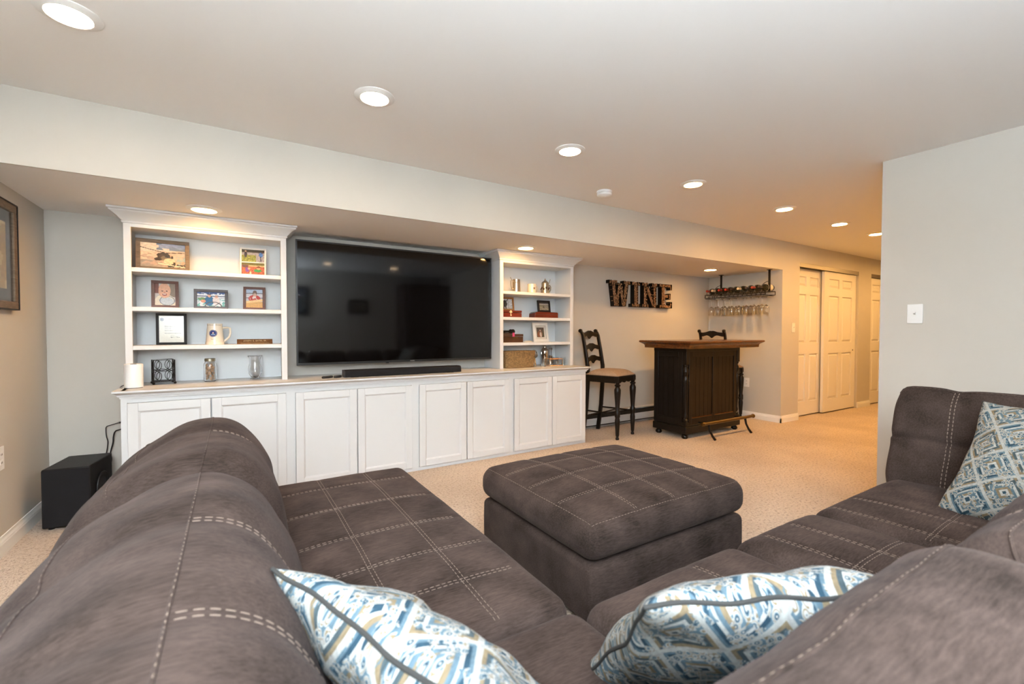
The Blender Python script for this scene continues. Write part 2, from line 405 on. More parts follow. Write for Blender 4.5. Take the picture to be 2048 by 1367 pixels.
# ---------------------------------------------------------------- six-panel sliding closet doors
def sixpanel(name, x0, x1, yf, label, pull=None):
    z0, z1, t = .018, 2.0, .035
    o = struct(MB().box(x0, x1, yf+.0175, yf+t, z0, z1).build(name, 'door'), label)
    w = x1-x0; sx = .115*w/.9+.01; mid = .10
    c0, c1 = x0+sx, x1-sx; xm = (x0+x1)/2
    rows = [(.20, .85), (1.00, 1.66), (1.77, 1.90)]
    cols = [(c0, xm-mid/2), (xm+mid/2, c1)]
    fr = MB()
    for a, b in ((x0, c0), (xm-mid/2, xm+mid/2), (c1, x1)): fr.box(a, b, yf, yf+.0175, z0, z1)
    zz = [z0]+[v for r in rows for v in r]+[z1]
    for a, b in cols:
        for i in range(0, len(zz), 2): fr.box(a, b, yf, yf+.0175, zz[i], zz[i+1])
    fr.build('door_frame', 'door', o)
    for (a, b) in cols:
        for (za, zb) in rows:
            e = .010; s = .036
            V = [(a+e, yf+.017, za+e), (b-e, yf+.017, za+e), (b-e, yf+.017, zb-e), (a+e, yf+.017, zb-e),
                 (a+s, yf+.002, za+s), (b-s, yf+.002, za+s), (b-s, yf+.002, zb-s), (a+s, yf+.002, zb-s)]
            MB().add(V, [(4, 5, 6, 7), (0, 1, 5, 4), (1, 2, 6, 5), (2, 3, 7, 6), (3, 0, 4, 7), (3, 2, 1, 0)]).build('panel', 'door', o)
    if pull: 
        MB().lathe([(0, -.003), (.011, -.003), (.011, .004), (0, .004)], (pull, yf, .88), 12, axis=1).build('finger_pull', 'iron', o)
    return o
sixpanel('door_1', 6.295, 7.10, YS+.085, 'white six-panel sliding door nearest the bar')
sixpanel('door_2', 7.03, 8.015, YS+.03, 'white six-panel sliding door with dark finger pull', pull=7.93)
sixpanel('door_3', 8.465, 9.40, YS+.03, 'white six-panel door partly hidden behind the right wall')
for k, (a, b) in enumerate(((6.29, 8.02), (8.46, 9.45))):
    tr = MB().box(a, b, YS+.004, YS+.11, 2.035, 2.055).box(a, b, YS+.004, YS+.012, 2.004, 2.036).box(a, b, YS+.062, YS+.07, 2.004, 2.036)
    struct(tr.build('trim_%d' % (k+1), 'track'))

# ================================================================ lamps
def mk_emit(name, col, s):
    m, nt, b = new_mat(name); b.inputs['Base Color'].default_value = (.9, .9, .9, 1)
    b.inputs['Emission Color'].default_value = tuple(col)+(1,); b.inputs['Emission Strength'].default_value = s; return m
EM = {}
def downlight(x, y, z, label, col, s, r=.094, group='recessed downlights in the ceiling'):
    t = thing('recessed_downlight', label, 'ceiling light', (x, y, z), group=group)
    rl = r*.66
    MB().lathe([(rl, .0), (rl+.004, -.012), (r*.86, -.008), (r, -.003), (r, 0)], n=40).build('trim_ring', 'trim', t, smooth=True, local=True)
    key = (col, s)
    if key not in EM: EM[key] = mk_emit('warm lamp lens', col, s)
    MB().lathe([(rl+.002, -.004), (rl*.5, -.0065), (0, -.007)], n=32).build('lens', EM[key], t, smooth=True, local=True)
    return t
main = [(-.489, 'large near ceiling downlight in the upper left corner', WARM_NEAR, S_MAIN), (.597, 'ceiling downlight second from the left, above the television', WARM_NEAR, S_MAIN),
        (1.811, 'third ceiling downlight from the left, left of the smoke detector', WARM_NEAR, S_MAIN), (3.022, 'fourth ceiling downlight, right of the smoke detector', WARM, S_MAIN),
        (4.344, 'fifth ceiling downlight, in front of the bar', WARM, S_HALL), (5.438, 'sixth ceiling downlight, leading into the hall', WARM, S_HALL), (6.351, 'last ceiling downlight, cut by the right wall corner', WARM, S_HALL)]
for x, lb, c, s in main: downlight(x, 2.235, ZC, lb, c, s)
downlight(7.5, 2.235, ZC, 'hall ceiling downlight hidden behind the right wall, nearer', WARM, S_HALL)
downlight(8.7, 2.235, ZC, 'hall ceiling downlight hidden behind the right wall, farther', WARM, S_HALL)
for x, lb in ((-.149, 'soffit downlight above the left bookcase'), (2.31, 'soffit downlight above the right bookcase'), (5.075, 'soffit downlight above the bar')):
    downlight(x, 3.49, ZS, lb, WARM, S_SOFFIT, r=.098)
for x, lb in ((1.35, 'rear row downlight reflected left in the television'), (2.47, 'rear row downlight reflected near the middle of the television')):
    downlight(x, -.3, ZC, lb, WARM_NEAR, S_REAR)

# added fill lamp behind the sofa (out of frame), its reflector head turned up towards the rear wall and ceiling: stands in for cool bounced flash
LX, LY, LZ = -.40, -.72, 1.22
bl = thing('added_fill_lamp', 'floor lamp behind the sofa, added out of view as a cool bounce light', 'fill lamp', (LX, LY, 0))
MB().lathe([(0, 0), (.13, 0), (.13, .012), (.03, .025), (.011, .035), (.011, LZ-.06), (0, LZ-.06)], n=28).build('pole_and_base', 'pewter', bl, smooth=True, local=True)
hd = MB().lathe([(0, -.075), (.04, -.07), (.09, -.045), (.13, -.005), (.155, .05), (.152, .05), (.127, -.002), (.087, -.040), (0, -.068)], n=40).build('reflector', 'pewter', bl, smooth=True, local=True)
hd.location = (0, 0, LZ); hd.rotation_euler = (FILL_TILT, 0, 0)
ld = bpy.data.lights.new('fill_light', 'AREA'); ld.shape = 'DISK'; ld.size = .26; ld.energy = FILL_UP; ld.color = COOL
lo = bpy.data.objects.new('fill_light', ld); COL.objects.link(lo); lo.parent = bl; lo.location = (0, -.056*math.sin(FILL_TILT), LZ+.056*math.cos(FILL_TILT)); lo.rotation_euler = (PI+FILL_TILT, 0, 0)

# smoke detector
sd = thing('smoke_detector', 'round white smoke detector on the ceiling', 'smoke detector', (2.58, 2.74, ZC))
MB().lathe([(.062, 0), (.062, -.010), (.058, -.012), (.056, -.017)], n=32).build('base', 'white', sd, smooth=True, local=True)
MB().lathe([(.054, -.015), (.054, -.018), (.060, -.020), (.058, -.034), (.045, -.043), (.015, -.046), (.012, -.044), (0, -.044)], n=32).build('cover', 'white', sd, smooth=True, local=True)
MB().lathe([(.0555, -.0155), (.0555, -.0195)], n=32).build('vent_slot', 'dark', sd, local=True)

# ================================================================ built-in base cabinets
YF = 3.544; ZT = .79
def base_cabinet(x0, x1, split, label, lo=None, hi=None):
    t = thing('base_cabinet', label, 'cabinet', ((x0+x1)/2, (YF+YB)/2, 0), group='white base cabinets under the television')
    b = MB().box(x0, x1, YF+.022, YB-.006, .0, ZT-.05)
    b.build('body', 'cab', t)
    fr = MB().box(x0, x1, YF+.012, YF+.022, 0, .028).box(x0, x1, YF+.012, YF+.022, .715, ZT-.05)
    fr.box(x0, lo, YF+.012, YF+.022, .028, .715).box(hi, x1, YF+.012, YF+.022, .028, .715)
    fr.build('face_frame', 'cab', t)
    for a, c in ((lo, split-.002), (split+.002, hi)):
        a += .003; c -= .001
        z0, z1 = .034, .712; s = .052; y0 = YF-.008
        d = MB()
        d.box(a, a+s, y0, YF+.011, z0, z1).box(c-s, c, y0, YF+.011, z0, z1).box(a+s, c-s, y0, YF+.011, z0, z0+s).box(a+s, c-s, y0, YF+.011, z1-s, z1)
        o = d.build('door', 'cab', t, bevel=.002)
        # recessed panel with a small bevelled bead
        e = .010
        V = [(a+s, y0+.001, z0+s), (c-s, y0+.001, z0+s), (c-s, y0+.001, z1-s), (a+s, y0+.001, z1-s), (a+s+e, y0+.011, z0+s+e), (c-s-e, y0+.011, z0+s+e), (c-s-e, y0+.011, z1-s-e), (a+s+e, y0+.011, z1-s-e)]
        MB().add(V, [(0, 1, 5, 4), (1, 2, 6, 5), (2, 3, 7, 6), (3, 0, 4, 7), (4, 5, 6, 7)]).build('panel', 'cab', o, fix=False)
base_cabinet(-.585, .342, -.129, 'white two-door base cabinet under the left bookcase', -.555, .313)
base_cabinet(.342, 1.265, .80, 'white two-door base cabinet under left half of the television', .371, 1.235)
base_cabinet(1.265, 2.19, 1.728, 'white two-door base cabinet under right half of the television', 1.295, 2.163)
base_cabinet(2.19, 3.10, 2.657, 'white two-door base cabinet under the right bookcase', 2.217, 3.085)
# continuous worktop with an ogee edge
prof = [(-.034, 0), (-.034, -.010), (-.028, -.016), (-.020, -.020), (-.014, -.028), (-.012, -.036), (-.004, -.038), (-.002, -.050), (.02, -.050), (.02, 0)]
def sweep_u(prof, x0, x1, y0, yb, ztop):
    """front and two end mouldings, mitred; prof offset is outward (negative = outward)"""
    m = MB(); n = len(prof); paths = []
    for o, z in prof:
        paths.append([(x0+o, yb, ztop+z), (x0+o, y0+o, ztop+z), (x1-o, y0+o, ztop+z), (x1-o, yb, ztop+z)])
    V = [p for path in paths for p in path]
    F = []
    for i in range(n):
        j = (i+1) % n
        for k in range(3): F.append((i*4+k, i*4+k+1, j*4+k+1, j*4+k))
    F += [tuple(i*4 for i in range(n)), tuple(i*4+3 for i in range(n-1, -1, -1))]
    m.add(V, F); return m
wt = thing('countertop', 'long white countertop running across all base cabinets', 'countertop', (1.26, 3.8, ZT-.05))
MB().box(-.585, 3.10, YF, YB-.004, ZT-.035, ZT).build('top_board', 'cab', wt)
sweep_u(prof, -.585, 3.10, YF, YB-.004, ZT).build('edge_moulding', 'cab', wt, smooth=True)

# ---------------------------------------------------------------- bookcases
YBF = 3.74
def bookcase(x0, x1, shelves, label, ztop=1.818):
    t = thing('bookcase', label, 'bookcase', ((x0+x1)/2, (YBF+YB)/2, ZT), group='white built-in bookcases beside the television')
    st = .038
    for a in (x0, x1-.018): MB().box(a, a+.018, YBF+.018, YB-.004, ZT+.001, ZS-.004).build('side_panel', 'cab', t)
    MB().box(x0+.018, x1-.018, YB-.02, YB-.004, ZT+.001, ZS-.004).build('back_panel', 'shelfback', t)
    MB().box(x0+.018, x1-.018, YBF+.018, YB-.02, ztop+.004, ztop+.022).build('top_panel', 'cab', t)
    MB().box(x0, x0+st, YBF, YBF+.018, ZT+.001, ZS-.02).build('stile', 'cab', t, bevel=.0015)
    MB().box(x1-st, x1, YBF, YBF+.018, ZT+.001, ZS-.02).build('stile', 'cab', t, bevel=.0015)
    MB().box(x0+st, x1-st, YBF, YBF+.018, ztop, ZS-.02).build('top_rail', 'cab', t)
    for z in shelves:
        MB().box(x0+.0185, x1-.0185, YBF+.006, YB-.021, z-.028, z).build('shelf', 'cab', t, bevel=.002)
    cp = [(0, -.088), (-.006, -.086), (-.008, -.078), (-.005, -.074), (-.012, -.066), (-.026, -.050), (-.046, -.032), (-.058, -.024), (-.060, -.016), (-.068, -.012), (-.068, 0), (0, 0)]
    sweep_u(cp, x0, x1, YBF, YB-.004, ZS-.002).build('crown_moulding', 'cab', t, smooth=True)
    return t
LS = (1.562, 1.309, 1.057); RS = (1.545, 1.293, 1.042)
bookcase(-.588, .342, LS, 'white built-in bookcase left of the television')
bookcase(2.18, 3.085, RS, 'white built-in bookcase right of the television')

# ---------------------------------------------------------------- television, soundbar, remotes
tv = thing('television', 'large flat wall-mounted television with black screen', 'television', (1.285, 3.86, .884))
TX0, TX1, TZ0, TZ1, TY = .418, 2.152, .884, 1.866, 3.86
MB().box(TX0+.05, TX1-.05, TY+.022, TY+.055, TZ0+.05, TZ1-.05).build('back_housing', 'black', tv)
MB().box(1.0, 1.55, TY+.055, YB-.002, 1.2, 1.55).build('wall_mount', 'black', tv)
b = .011
MB().box(TX0, TX1, TY, TY+.022, TZ0, TZ0+.017).box(TX0, TX1, TY, TY+.022, TZ1-b, TZ1).box(TX0, TX0+b, TY, TY+.022, TZ0+.017, TZ1-b).box(TX1-b, TX1, TY, TY+.022, TZ0+.017, TZ1-b).build('bezel', 'tvframe', tv)
MB().box(TX0+b, TX1-b, TY+.003, TY+.018, TZ0+.017, TZ1-b).build('screen', 'screen', tv)
MB().box(1.33, 1.37, TY-.0015, TY, TZ0+.005, TZ0+.012).build('maker_badge', 'pewter', tv)
MB().box(1.115, 1.14, TY-.001, TY+.004, TZ0-.006, TZ0).build('sensor', 'black', tv)

sb = thing('soundbar', 'long charcoal soundbar on the countertop under the television', 'soundbar', (1.22, 3.69, ZT))
pf = [(3.64, ZT+.004), (3.73, ZT+.004), (3.73, ZT+.058), (3.66, ZT+.058), (3.645, ZT+.052), (3.64, ZT+.045)]
MB().prism(pf, .735, 1.715, 0).build('grille', 'blackcloth', sb, bevel=.003)
MB().prism(pf, .728, .735, 0).build('end_cap', 'black', sb); MB().prism(pf, 1.715, 1.722, 0).build('end_cap', 'black', sb)
for a in (.78, 1.6): MB().box(a, a+.06, 3.66, 3.71, ZT, ZT+.004).build('rubber_foot', 'black', sb)
for x, a, L_, lb in ((.615, .5, .10, 'black remote control on the countertop, farther from the soundbar'), (.69, .75, .085, 'small black remote control next to the soundbar')):
    t = thing('remote_control', lb, 'remote control', (x, 3.70, ZT), (0, 0, a), 'remote controls')
    MB().lathe([(0, 0), (.9, 0), (1, .3), (1, .7), (.85, 1), (0, 1)], n=24).build('body', 'black', t, smooth=True, local=True).scale = (L_/2, .021, .017)
    for i in range(3): MB().lathe([(0, .0), (.004, 0), (.004, .002), (0, .002)], (-.02+i*.016, 0, .0168), 10).build('button', 'pewter', t, local=True)
# ================================================================ printed pictures
def paint(shapes, bg, nz=.0, seed=0):
    """returns colour(u, v); shapes are painted in order. v runs upwards"""
    def f(u, v):
        c = bg(u, v) if callable(bg) else bg
        for s in shapes:
            k = s[0]
            if k == 'e' and ((u-s[1])/s[3])**2+((v-s[2])/s[4])**2 < 1: c = s[5]
            elif k == 'r' and s[1] <= u <= s[3] and s[2] <= v <= s[4]: c = s[5]
            elif k == 'l':
                dx, dy = s[3]-s[1], s[4]-s[2]; q = max(0, min(1, ((u-s[1])*dx+(v-s[2])*dy)/(dx*dx+dy*dy)))
                if math.hypot(u-s[1]-q*dx, v-s[2]-q*dy) < s[5]: c = s[6]
            elif k == 'ring':
                d = math.hypot((u-s[1])/s[3], (v-s[2])/s[4])
                if 1-s[5] < d < 1: c = s[6]
            elif k == 'n':      # speckle band
                if s[1] <= u <= s[3] and s[2] <= v <= s[4]:
                    q = noise.noise(Vector((u*s[5]+seed, v*s[5], seed*3.1)))
                    if q > s[6]: c = s[7]
        if nz:
            q = 1+nz*noise.noise(Vector((u*14, v*14, seed))); c = tuple(max(0, min(255, x*q)) for x in c)
        return c
    return f
def print_mesh(name, parent, fn, nx, ny, pos, local=True):
    """flat or curved print: pos(u, v) -> point; one flat colour for each cell"""
    V = [tuple(pos(i/nx, j/ny)) for j in range(ny+1) for i in range(nx+1)]
    F = [(j*(nx+1)+i, j*(nx+1)+i+1, (j+1)*(nx+1)+i+1, (j+1)*(nx+1)+i) for j in range(ny) for i in range(nx)]
    if not local:
        off = wloc(parent); V = [tuple(Vector(p)-off) for p in V]
    me = bpy.data.meshes.new(name); me.from_pydata(V, [], F)
    ca = me.color_attributes.new('Col', 'FLOAT_COLOR', 'CORNER')
    k = 0
    for j in range(ny):
        for i in range(nx):
            c = lin(fn((i+.5)/nx, (j+.5)/ny))+(1,)
            for _ in range(4): ca.data[k].color = c; k += 1
    me.materials.append(M['print'])
    o = bpy.data.objects.new(name, me); COL.objects.link(o); o.parent = parent; return o

def sky_heli(u, v):
    if v > .62+.12*u: return (150-50*u+40*(v-.6), 165-30*u, 185-10*u) if u > .4 and v > .8 else (235-25*u, 212-20*u, 185)
    return (235-60*u, 200-40*u, 165-20*u) if v > .3 else (170, 150, 130)
P_HELI = paint([('n', .35, .72, 1, 1, 5, .0, (105, 122, 145)), ('n', 0, .1, 1, .55, 9, .05, (196, 162, 136)), ('n', .6, .1, 1, .48, 12, .0, (150, 168, 165)), ('n', .6, .02, 1, .2, 20, .05, (58, 58, 54)),
    ('l', .0, .80, .52, .62, .012, (45, 36, 32)), ('l', .52, .60, .97, .66, .015, (52, 42, 36)), ('l', .50, .62, .47, .52, .035, (40, 34, 30)), ('e', .50, .52, .15, .09, (52, 46, 40)), ('e', .47, .42, .10, .13, (74, 64, 52)), ('e', .57, .38, .13, .11, (120, 106, 84)), ('e', .64, .27, .13, .12, (212, 192, 155)),
    ('e', .60, .46, .06, .045, (38, 42, 48)), ('e', .70, .44, .03, .06, (48, 42, 36)), ('e', .38, .34, .08, .07, (60, 52, 44)), ('l', .40, .16, .98, .05, .018, (236, 216, 182)), ('e', .75, .17, .03, .08, (44, 40, 36))], sky_heli, .12, 3)
P_PARK = paint([('r', 0, .78, 1, 1, (75, 72, 62)), ('r', 0, 0, .62, .55, (120, 132, 60)), ('n', 0, 0, .62, .6, 22, .05, (158, 160, 82)), ('e', .17, .62, .06, .26, (52, 50, 66)), ('e', .17, .88, .04, .07, (200, 160, 140)),
    ('e', .84, .62, .09, .2, (70, 120, 185)), ('e', .90, .84, .05, .08, (80, 60, 55)), ('l', .82, .45, .84, .12, .02, (45, 45, 60)), ('r', .75, .02, .9, .06, (60, 50, 55))], (165, 160, 165), .2, 5)
P_LEAF = paint([('r', 0, .8, 1, 1, (115, 112, 60)), ('r', .3, .7, 1, .8, (190, 175, 130)), ('n', 0, 0, 1, .68, 26, 0, (205, 120, 85)), ('n', 0, 0, 1, .68, 30, .15, (150, 60, 50)), ('e', .15, .72, .14, .14, (105, 80, 85)),
    ('e', .24, .42, .09, .2, (120, 75, 165)), ('e', .32, .52, .06, .09, (228, 170, 140)), ('e', .70, .36, .17, .13, (50, 165, 100)), ('e', .74, .58, .08, .15, (228, 160, 120)), ('e', .74, .66, .08, .08, (130, 60, 35)), ('e', .38, .12, .04, .16, (235, 200, 170))], (180, 95, 70), .15, 8)
P_BABY = paint([('r', 0, .55, .2, 1, (120, 70, 60)), ('r', .72, .4, 1, 1, (140, 125, 110)), ('e', .5, .16, .52, .34, (238, 225, 205)), ('e', .58, .2, .34, .17, (200, 205, 210)), ('ring', .6, .22, .38, .22, .12, (120, 130, 145)), ('e', .47, .68, .30, .34, (226, 172, 142)), ('e', .5, .55, .24, .2, (232, 180, 150)),
    ('e', .36, .66, .05, .025, (90, 55, 45)), ('e', .58, .66, .05, .025, (90, 55, 45)), ('e', .47, .5, .12, .06, (165, 80, 70)), ('e', .47, .52, .09, .02, (245, 235, 225)), ('e', .47, .6, .05, .04, (215, 150, 125))], (205, 195, 190), .08, 4)
P_COUPLE = paint([('r', 0, .86, 1, 1, (60, 85, 140)), ('n', 0, .5, 1, .95, 10, .05, (235, 238, 240)), ('r', 0, .68, 1, .73, (50, 65, 95)), ('r', 0, .58, 1, .61, (60, 75, 100)), ('e', .18, .5, .16, .12, (120, 150, 90)), ('n', 0, .0, 1, .5, 9, .1, (110, 180, 175)), ('e', .43, .38, .17, .34, (35, 105, 150)), ('e', .43, .76, .065, .13, (215, 160, 135)), ('r', .36, .84, .5, .9, (30, 60, 100)),
    ('e', .68, .42, .13, .26, (232, 215, 210)), ('e', .69, .70, .065, .11, (225, 170, 145)), ('r', .63, .71, .75, .74, (45, 40, 45)), ('ring', .58, -.02, .32, .36, .14, (85, 75, 80)), ('l', .58, .0, .8, .26, .018, (85, 75, 80)), ('e', .22, .36, .09, .1, (228, 150, 120))], (225, 228, 232), .1, 2)
P_JERSEY = paint([('r', 0, .8, 1, 1, (170, 185, 205)), ('r', 0, .76, 1, .8, (90, 85, 95)), ('r', 0, .52, 1, .56, (110, 100, 105)), ('e', .5, .50, .36, .2, (190, 50, 40)), ('e', .5, .58, .10, .06, (235, 225, 220)), ('e', .52, .78, .14, .17, (105, 82, 72)), ('e', .52, .70, .11, .09, (205, 165, 145)), ('n', .2, .4, .8, .6, 18, .2, (225, 205, 195)), ('r', 0, 0, 1, .34, (215, 165, 100)), ('l', 0, .3, 1, .42, .06, (235, 200, 140))], (205, 200, 205), .08, 6)
LETTER = [('e', .12, .86, .075, .06, (75, 85, 105)), ('e', .12, .86, .055, .042, (190, 195, 200)), ('e', .12, .86, .03, .025, (75, 85, 105)), ('r', .38, .87, .78, .885, (150, 130, 95)), ('r', .48, .79, .68, .80, (120, 120, 125))]
for (a, b_, v_) in ((.22, .62, .62), (.22, .66, .595), (.22, .60, .57), (.22, .48, .52), (.22, .88, .45), (.22, .55, .425), (.22, .9, .35), (.22, .88, .325), (.46, .62, .26)):
    LETTER += [('r', a+.04*i, v_, min(b_, a+.04*i+.03), v_+.011, (110, 110, 118)) for i in range(int((b_-a)/.04)+1)]
LETTER += [('l', .45, .19, .62, .2, .006, (70, 70, 80)), ('l', .5, .16, .47, .22, .005, (70, 70, 80)), ('l', .66, .2, .82, .185, .006, (70, 70, 80))]
P_LETTER = paint(LETTER, (232, 230, 220), .02, 1)
P_DOGDARK = paint([('r', 0, .0, 1, .2, (215, 205, 195)), ('n', .5, 0, 1, 1, 8, .1, (190, 190, 190)), ('e', .38, .5, .22, .3, (48, 38, 32)), ('e', .40, .72, .14, .16, (38, 30, 28)), ('l', .3, .3, .3, .0, .05, (45, 36, 32)), ('l', .48, .3, .48, .0, .05, (45, 36, 32)), ('l', .55, .8, .66, .98, .03, (40, 32, 30))], (225, 225, 228), .1, 9)
P_SCENE = paint([('r', 0, .72, 1, .82, (225, 220, 215)), ('r', 0, .35, .5, .4, (225, 210, 180)), ('n', 0, 0, 1, .7, 14, .05, (130, 135, 95)), ('r', 0, .82, 1, 1, (60, 55, 60)), ('e', .48, .4, .08, .18, (70, 60, 45)), ('n', 0, .0, 1, .25, 10, .1, (190, 165, 140))], (150, 145, 135), .2, 11)
P_PUPPY = paint([('r', .6, 0, 1, .5, (62, 78, 58)), ('e', .42, .3, .36, .34, (140, 80, 50)), ('e', .52, .28, .14, .26, (225, 210, 200)), ('e', .48, .62, .2, .15, (205, 185, 175)), ('e', .36, .62, .09, .13, (120, 72, 48)), ('e', .62, .62, .08, .12, (120, 72, 48)), ('e', .48, .54, .06, .05, (40, 32, 32)), ('e', .58, .12, .09, .09, (235, 225, 220))], (72, 68, 66), .15, 12)
P_ART = paint([('r', .0, .0, 1, 1, (225, 205, 150)), ('n', 0, 0, 1, 1, 4, .1, (190, 165, 110))], (225, 205, 150), .1, 13)

# ---------------------------------------------------------------- standing picture frames
def standing_frame(name, label, x0, x1, zb, zt, y, yaw, tilt, border, fm, fn, mat_w=0.0, matm='matwhite', nx=56, divider=None, lean=True, depth=.016):
    """frame standing on zb, its face towards -y, turned by yaw and leaning back by tilt"""
    w, h = (x1-x0), (zt-zb)/math.cos(tilt)
    t = thing(name, label, 'picture frame', ((x0+x1)/2, y, zb+.001), (-tilt, 0, yaw))
    bo = border
    MB().box(-w/2, w/2, 0, depth, 0, bo).box(-w/2, w/2, 0, depth, h-bo, h).box(-w/2, -w/2+bo, 0, depth, bo, h-bo).box(w/2-bo, w/2, 0, depth, bo, h-bo).build('frame', fm, t, local=True, bevel=.0015)
    MB().box(-w/2+bo, w/2-bo, .010, depth, bo, h-bo).build('backing', 'matwhite' if mat_w else 'black', t, local=True)
    if divider:
        f1, f2 = fn; md = h*divider; dv = .007
        MB().box(-w/2+bo, w/2-bo, .001, .0095, md-dv/2, md+dv/2).build('divider', fm, t, local=True)
        for f_, za, zb_ in ((f1, md+dv/2, h-bo), (f2, bo, md-dv/2)):
            print_mesh('photograph', t, f_, nx, nx//2, lambda u, v, za=za, zb_=zb_: (-w/2+bo+(w-2*bo)*u, .009, za+(zb_-za)*v))
    else:
        q = bo+mat_w
        if mat_w: MB().box(-w/2+bo, w/2-bo, .0088, .0098, bo, h-bo).build('mat_board', matm, t, local=True)
        print_mesh('photograph', t, fn, nx, max(8, int(nx*(h-2*q)/(w-2*q))), lambda u, v: (-w/2+q+(w-2*q)*u, .0084, q+(h-2*q)*v))
    MB().box(-w/2+bo, w/2-bo, .0045, .0055, bo, h-bo).build('glass_pane', 'pane', t, local=True)
    if lean:
        e = .30*h; a = math.tan(tilt)*h*.6
        MB().obox((0, depth+.03, h*.30), (Vector((1, 0, 0)), Vector((0, math.cos(.28+tilt), -math.sin(.28+tilt))).normalized(), Vector((0, math.sin(.28+tilt), math.cos(.28+tilt)))), w*.14, .0015, h*.30).build('easel_leg', 'black', t, local=True)
    return t
s1, s2, s3 = LS; r1, r2, r3 = RS
standing_frame('picture_frame', 'large weathered wood frame with a helicopter photograph', -.546, -.255, s1, 1.775, 3.865, .06, .13, .024, 'greywood', P_HELI, nx=80)
standing_frame('picture_frame', 'white frame holding two photographs of children outdoors', .045, .215, s1, 1.772, 3.865, -.10, .17, .011, 'whiteframe', (P_PARK, P_LEAF), divider=.485, nx=64)
standing_frame('picture_frame', 'red brown frame with a close-up photograph of a smiling baby', -.468, -.318, s2, 1.497, 3.87, .10, .16, .019, 'cherry', P_BABY)
standing_frame('picture_frame', 'dark mahogany frame with a couple at a ship wheel', -.234, -.03, s2, 1.45, 3.87, 0, .13, .019, 'mahog', P_COUPLE)
standing_frame('picture_frame', 'red brown frame with a child in a red shirt', .063, .207, s2, 1.482, 3.865, -.12, .16, .018, 'cherry', P_JERSEY)
standing_frame('picture_frame', 'black framed typed letter with a round seal', -.447, -.277, s3, 1.272, 3.875, 0, .012, .016, 'blackframe', P_LETTER, nx=90)
# right bookcase
b1 = thing('keepsake_box', 'glossy red brown box with a gold emblem, under the amber frame', 'box', (2.37, 3.885, r2))
MB().box(2.255, 2.488, 3.83, 3.95, r2, r2+.046).build('body', 'redbox', b1, bevel=.004)
MB().box(2.253, 2.490, 3.828, 3.952, r2+.048, r2+.070).build('lid', 'redbox', b1, bevel=.005)
em = MB().lathe([(0, 0), (.013, 0), (.013, .003), (0, .003)], (2.355, 3.823, r2+.056), 12, axis=1).box(2.352, 2.358, 3.824, 3.828, r2+.014, r2+.05)
em.lathe([(0, 0), (.009, 0), (.009, .003), (0, .003)], (2.357, 3.824, r2+.022), 8, axis=1).box(2.335, 2.375, 3.8245, 3.8275, r2+.050, r2+.055)
em.build('gold_emblem', 'gold', b1)
standing_frame('picture_frame', 'amber wood frame with a dark dog photograph on the red box', 2.262, 2.438, r2+.070, 1.499, 3.895, -.08, .15, .018, 'pinewood', P_DOGDARK, lean=False, nx=48)
b2 = thing('keepsake_box', 'low dark red box with rounded ends, under the black frame', 'box', (2.81, 3.89, r2))
pl_ = [(2.655, r2), (2.96, r2), (2.96, r2+.052), (2.95, r2+.062), (2.70, r2+.066), (2.675, r2+.060), (2.658, r2+.048)]
MB().prism(pl_, 3.84, 3.95, 1).build('body', 'redbox', b2, bevel=.004)
MB().box(2.665, 2.957, 3.8385, 3.8395, r2+.036, r2+.038).build('lid_line', 'dark', b2)
standing_frame('picture_frame', 'small black frame with a landscape photograph on the low red box', 2.74, 2.912, r2+.066, 1.482, 3.90, .08, .13, .020, 'blackframe', P_SCENE, lean=False, nx=48)
standing_frame('picture_frame', 'wide white frame with a brown and white dog photograph', 2.668, 2.872, r3, 1.246, 3.875, .08, .15, .030, 'whiteframe', P_PUPPY, mat_w=.022, nx=48)
b3 = thing('wooden_chest', 'brown wooden chest with a brass plate', 'box', (2.38, 3.89, r3))
MB().box(2.25, 2.505, 3.83, 3.95, r3, r3+.058).build('body', 'brownbox', b3, bevel=.003)
MB().box(2.248, 2.507, 3.828, 3.952, r3+.060, r3+.084).build('lid', 'brownbox', b3, bevel=.003)
MB().box(2.38, 2.44, 3.826, 3.8285, r3+.038, r3+.056).build('brass_plate', 'brass', b3)
tc_ = thing('toy_cannon', 'small dark cannon model with a pink tag on the wooden chest', 'toy', (2.36, 3.88, r3+.084))
MB().tube([(2.26, 3.88, r3+.108), (2.33, 3.88, r3+.110), (2.41, 3.88, r3+.112)], [.014, .011, .009], 10).build('barrel', 'iron', tc_, smooth=True)
MB().box(2.26, 2.38, 3.866, 3.894, r3+.086, r3+.098).build('carriage', 'brownbox', tc_)
for yy in (3.855, 3.898):
    MB().lathe([(.004, 0), (.024, 0), (.024, .007), (.004, .007)], (2.40, yy, r3+.109), 16, axis=1).build('wheel', 'iron', tc_)
MB().box(2.376, 2.400, 3.824, 3.827, r3+.058, r3+.098).build('tag', 'pink', tc_)
tag(MB().lathe([(0, 0), (.052, 0), (.055, .006), (.04, .014), (.02, .017), (0, .018)], (2.59, 3.87, r3), 20, sy=.6).build('shell_dish', 'ivory', None, smooth=True), 'flat cream shell lying on the right bookcase shelf', 'shell')

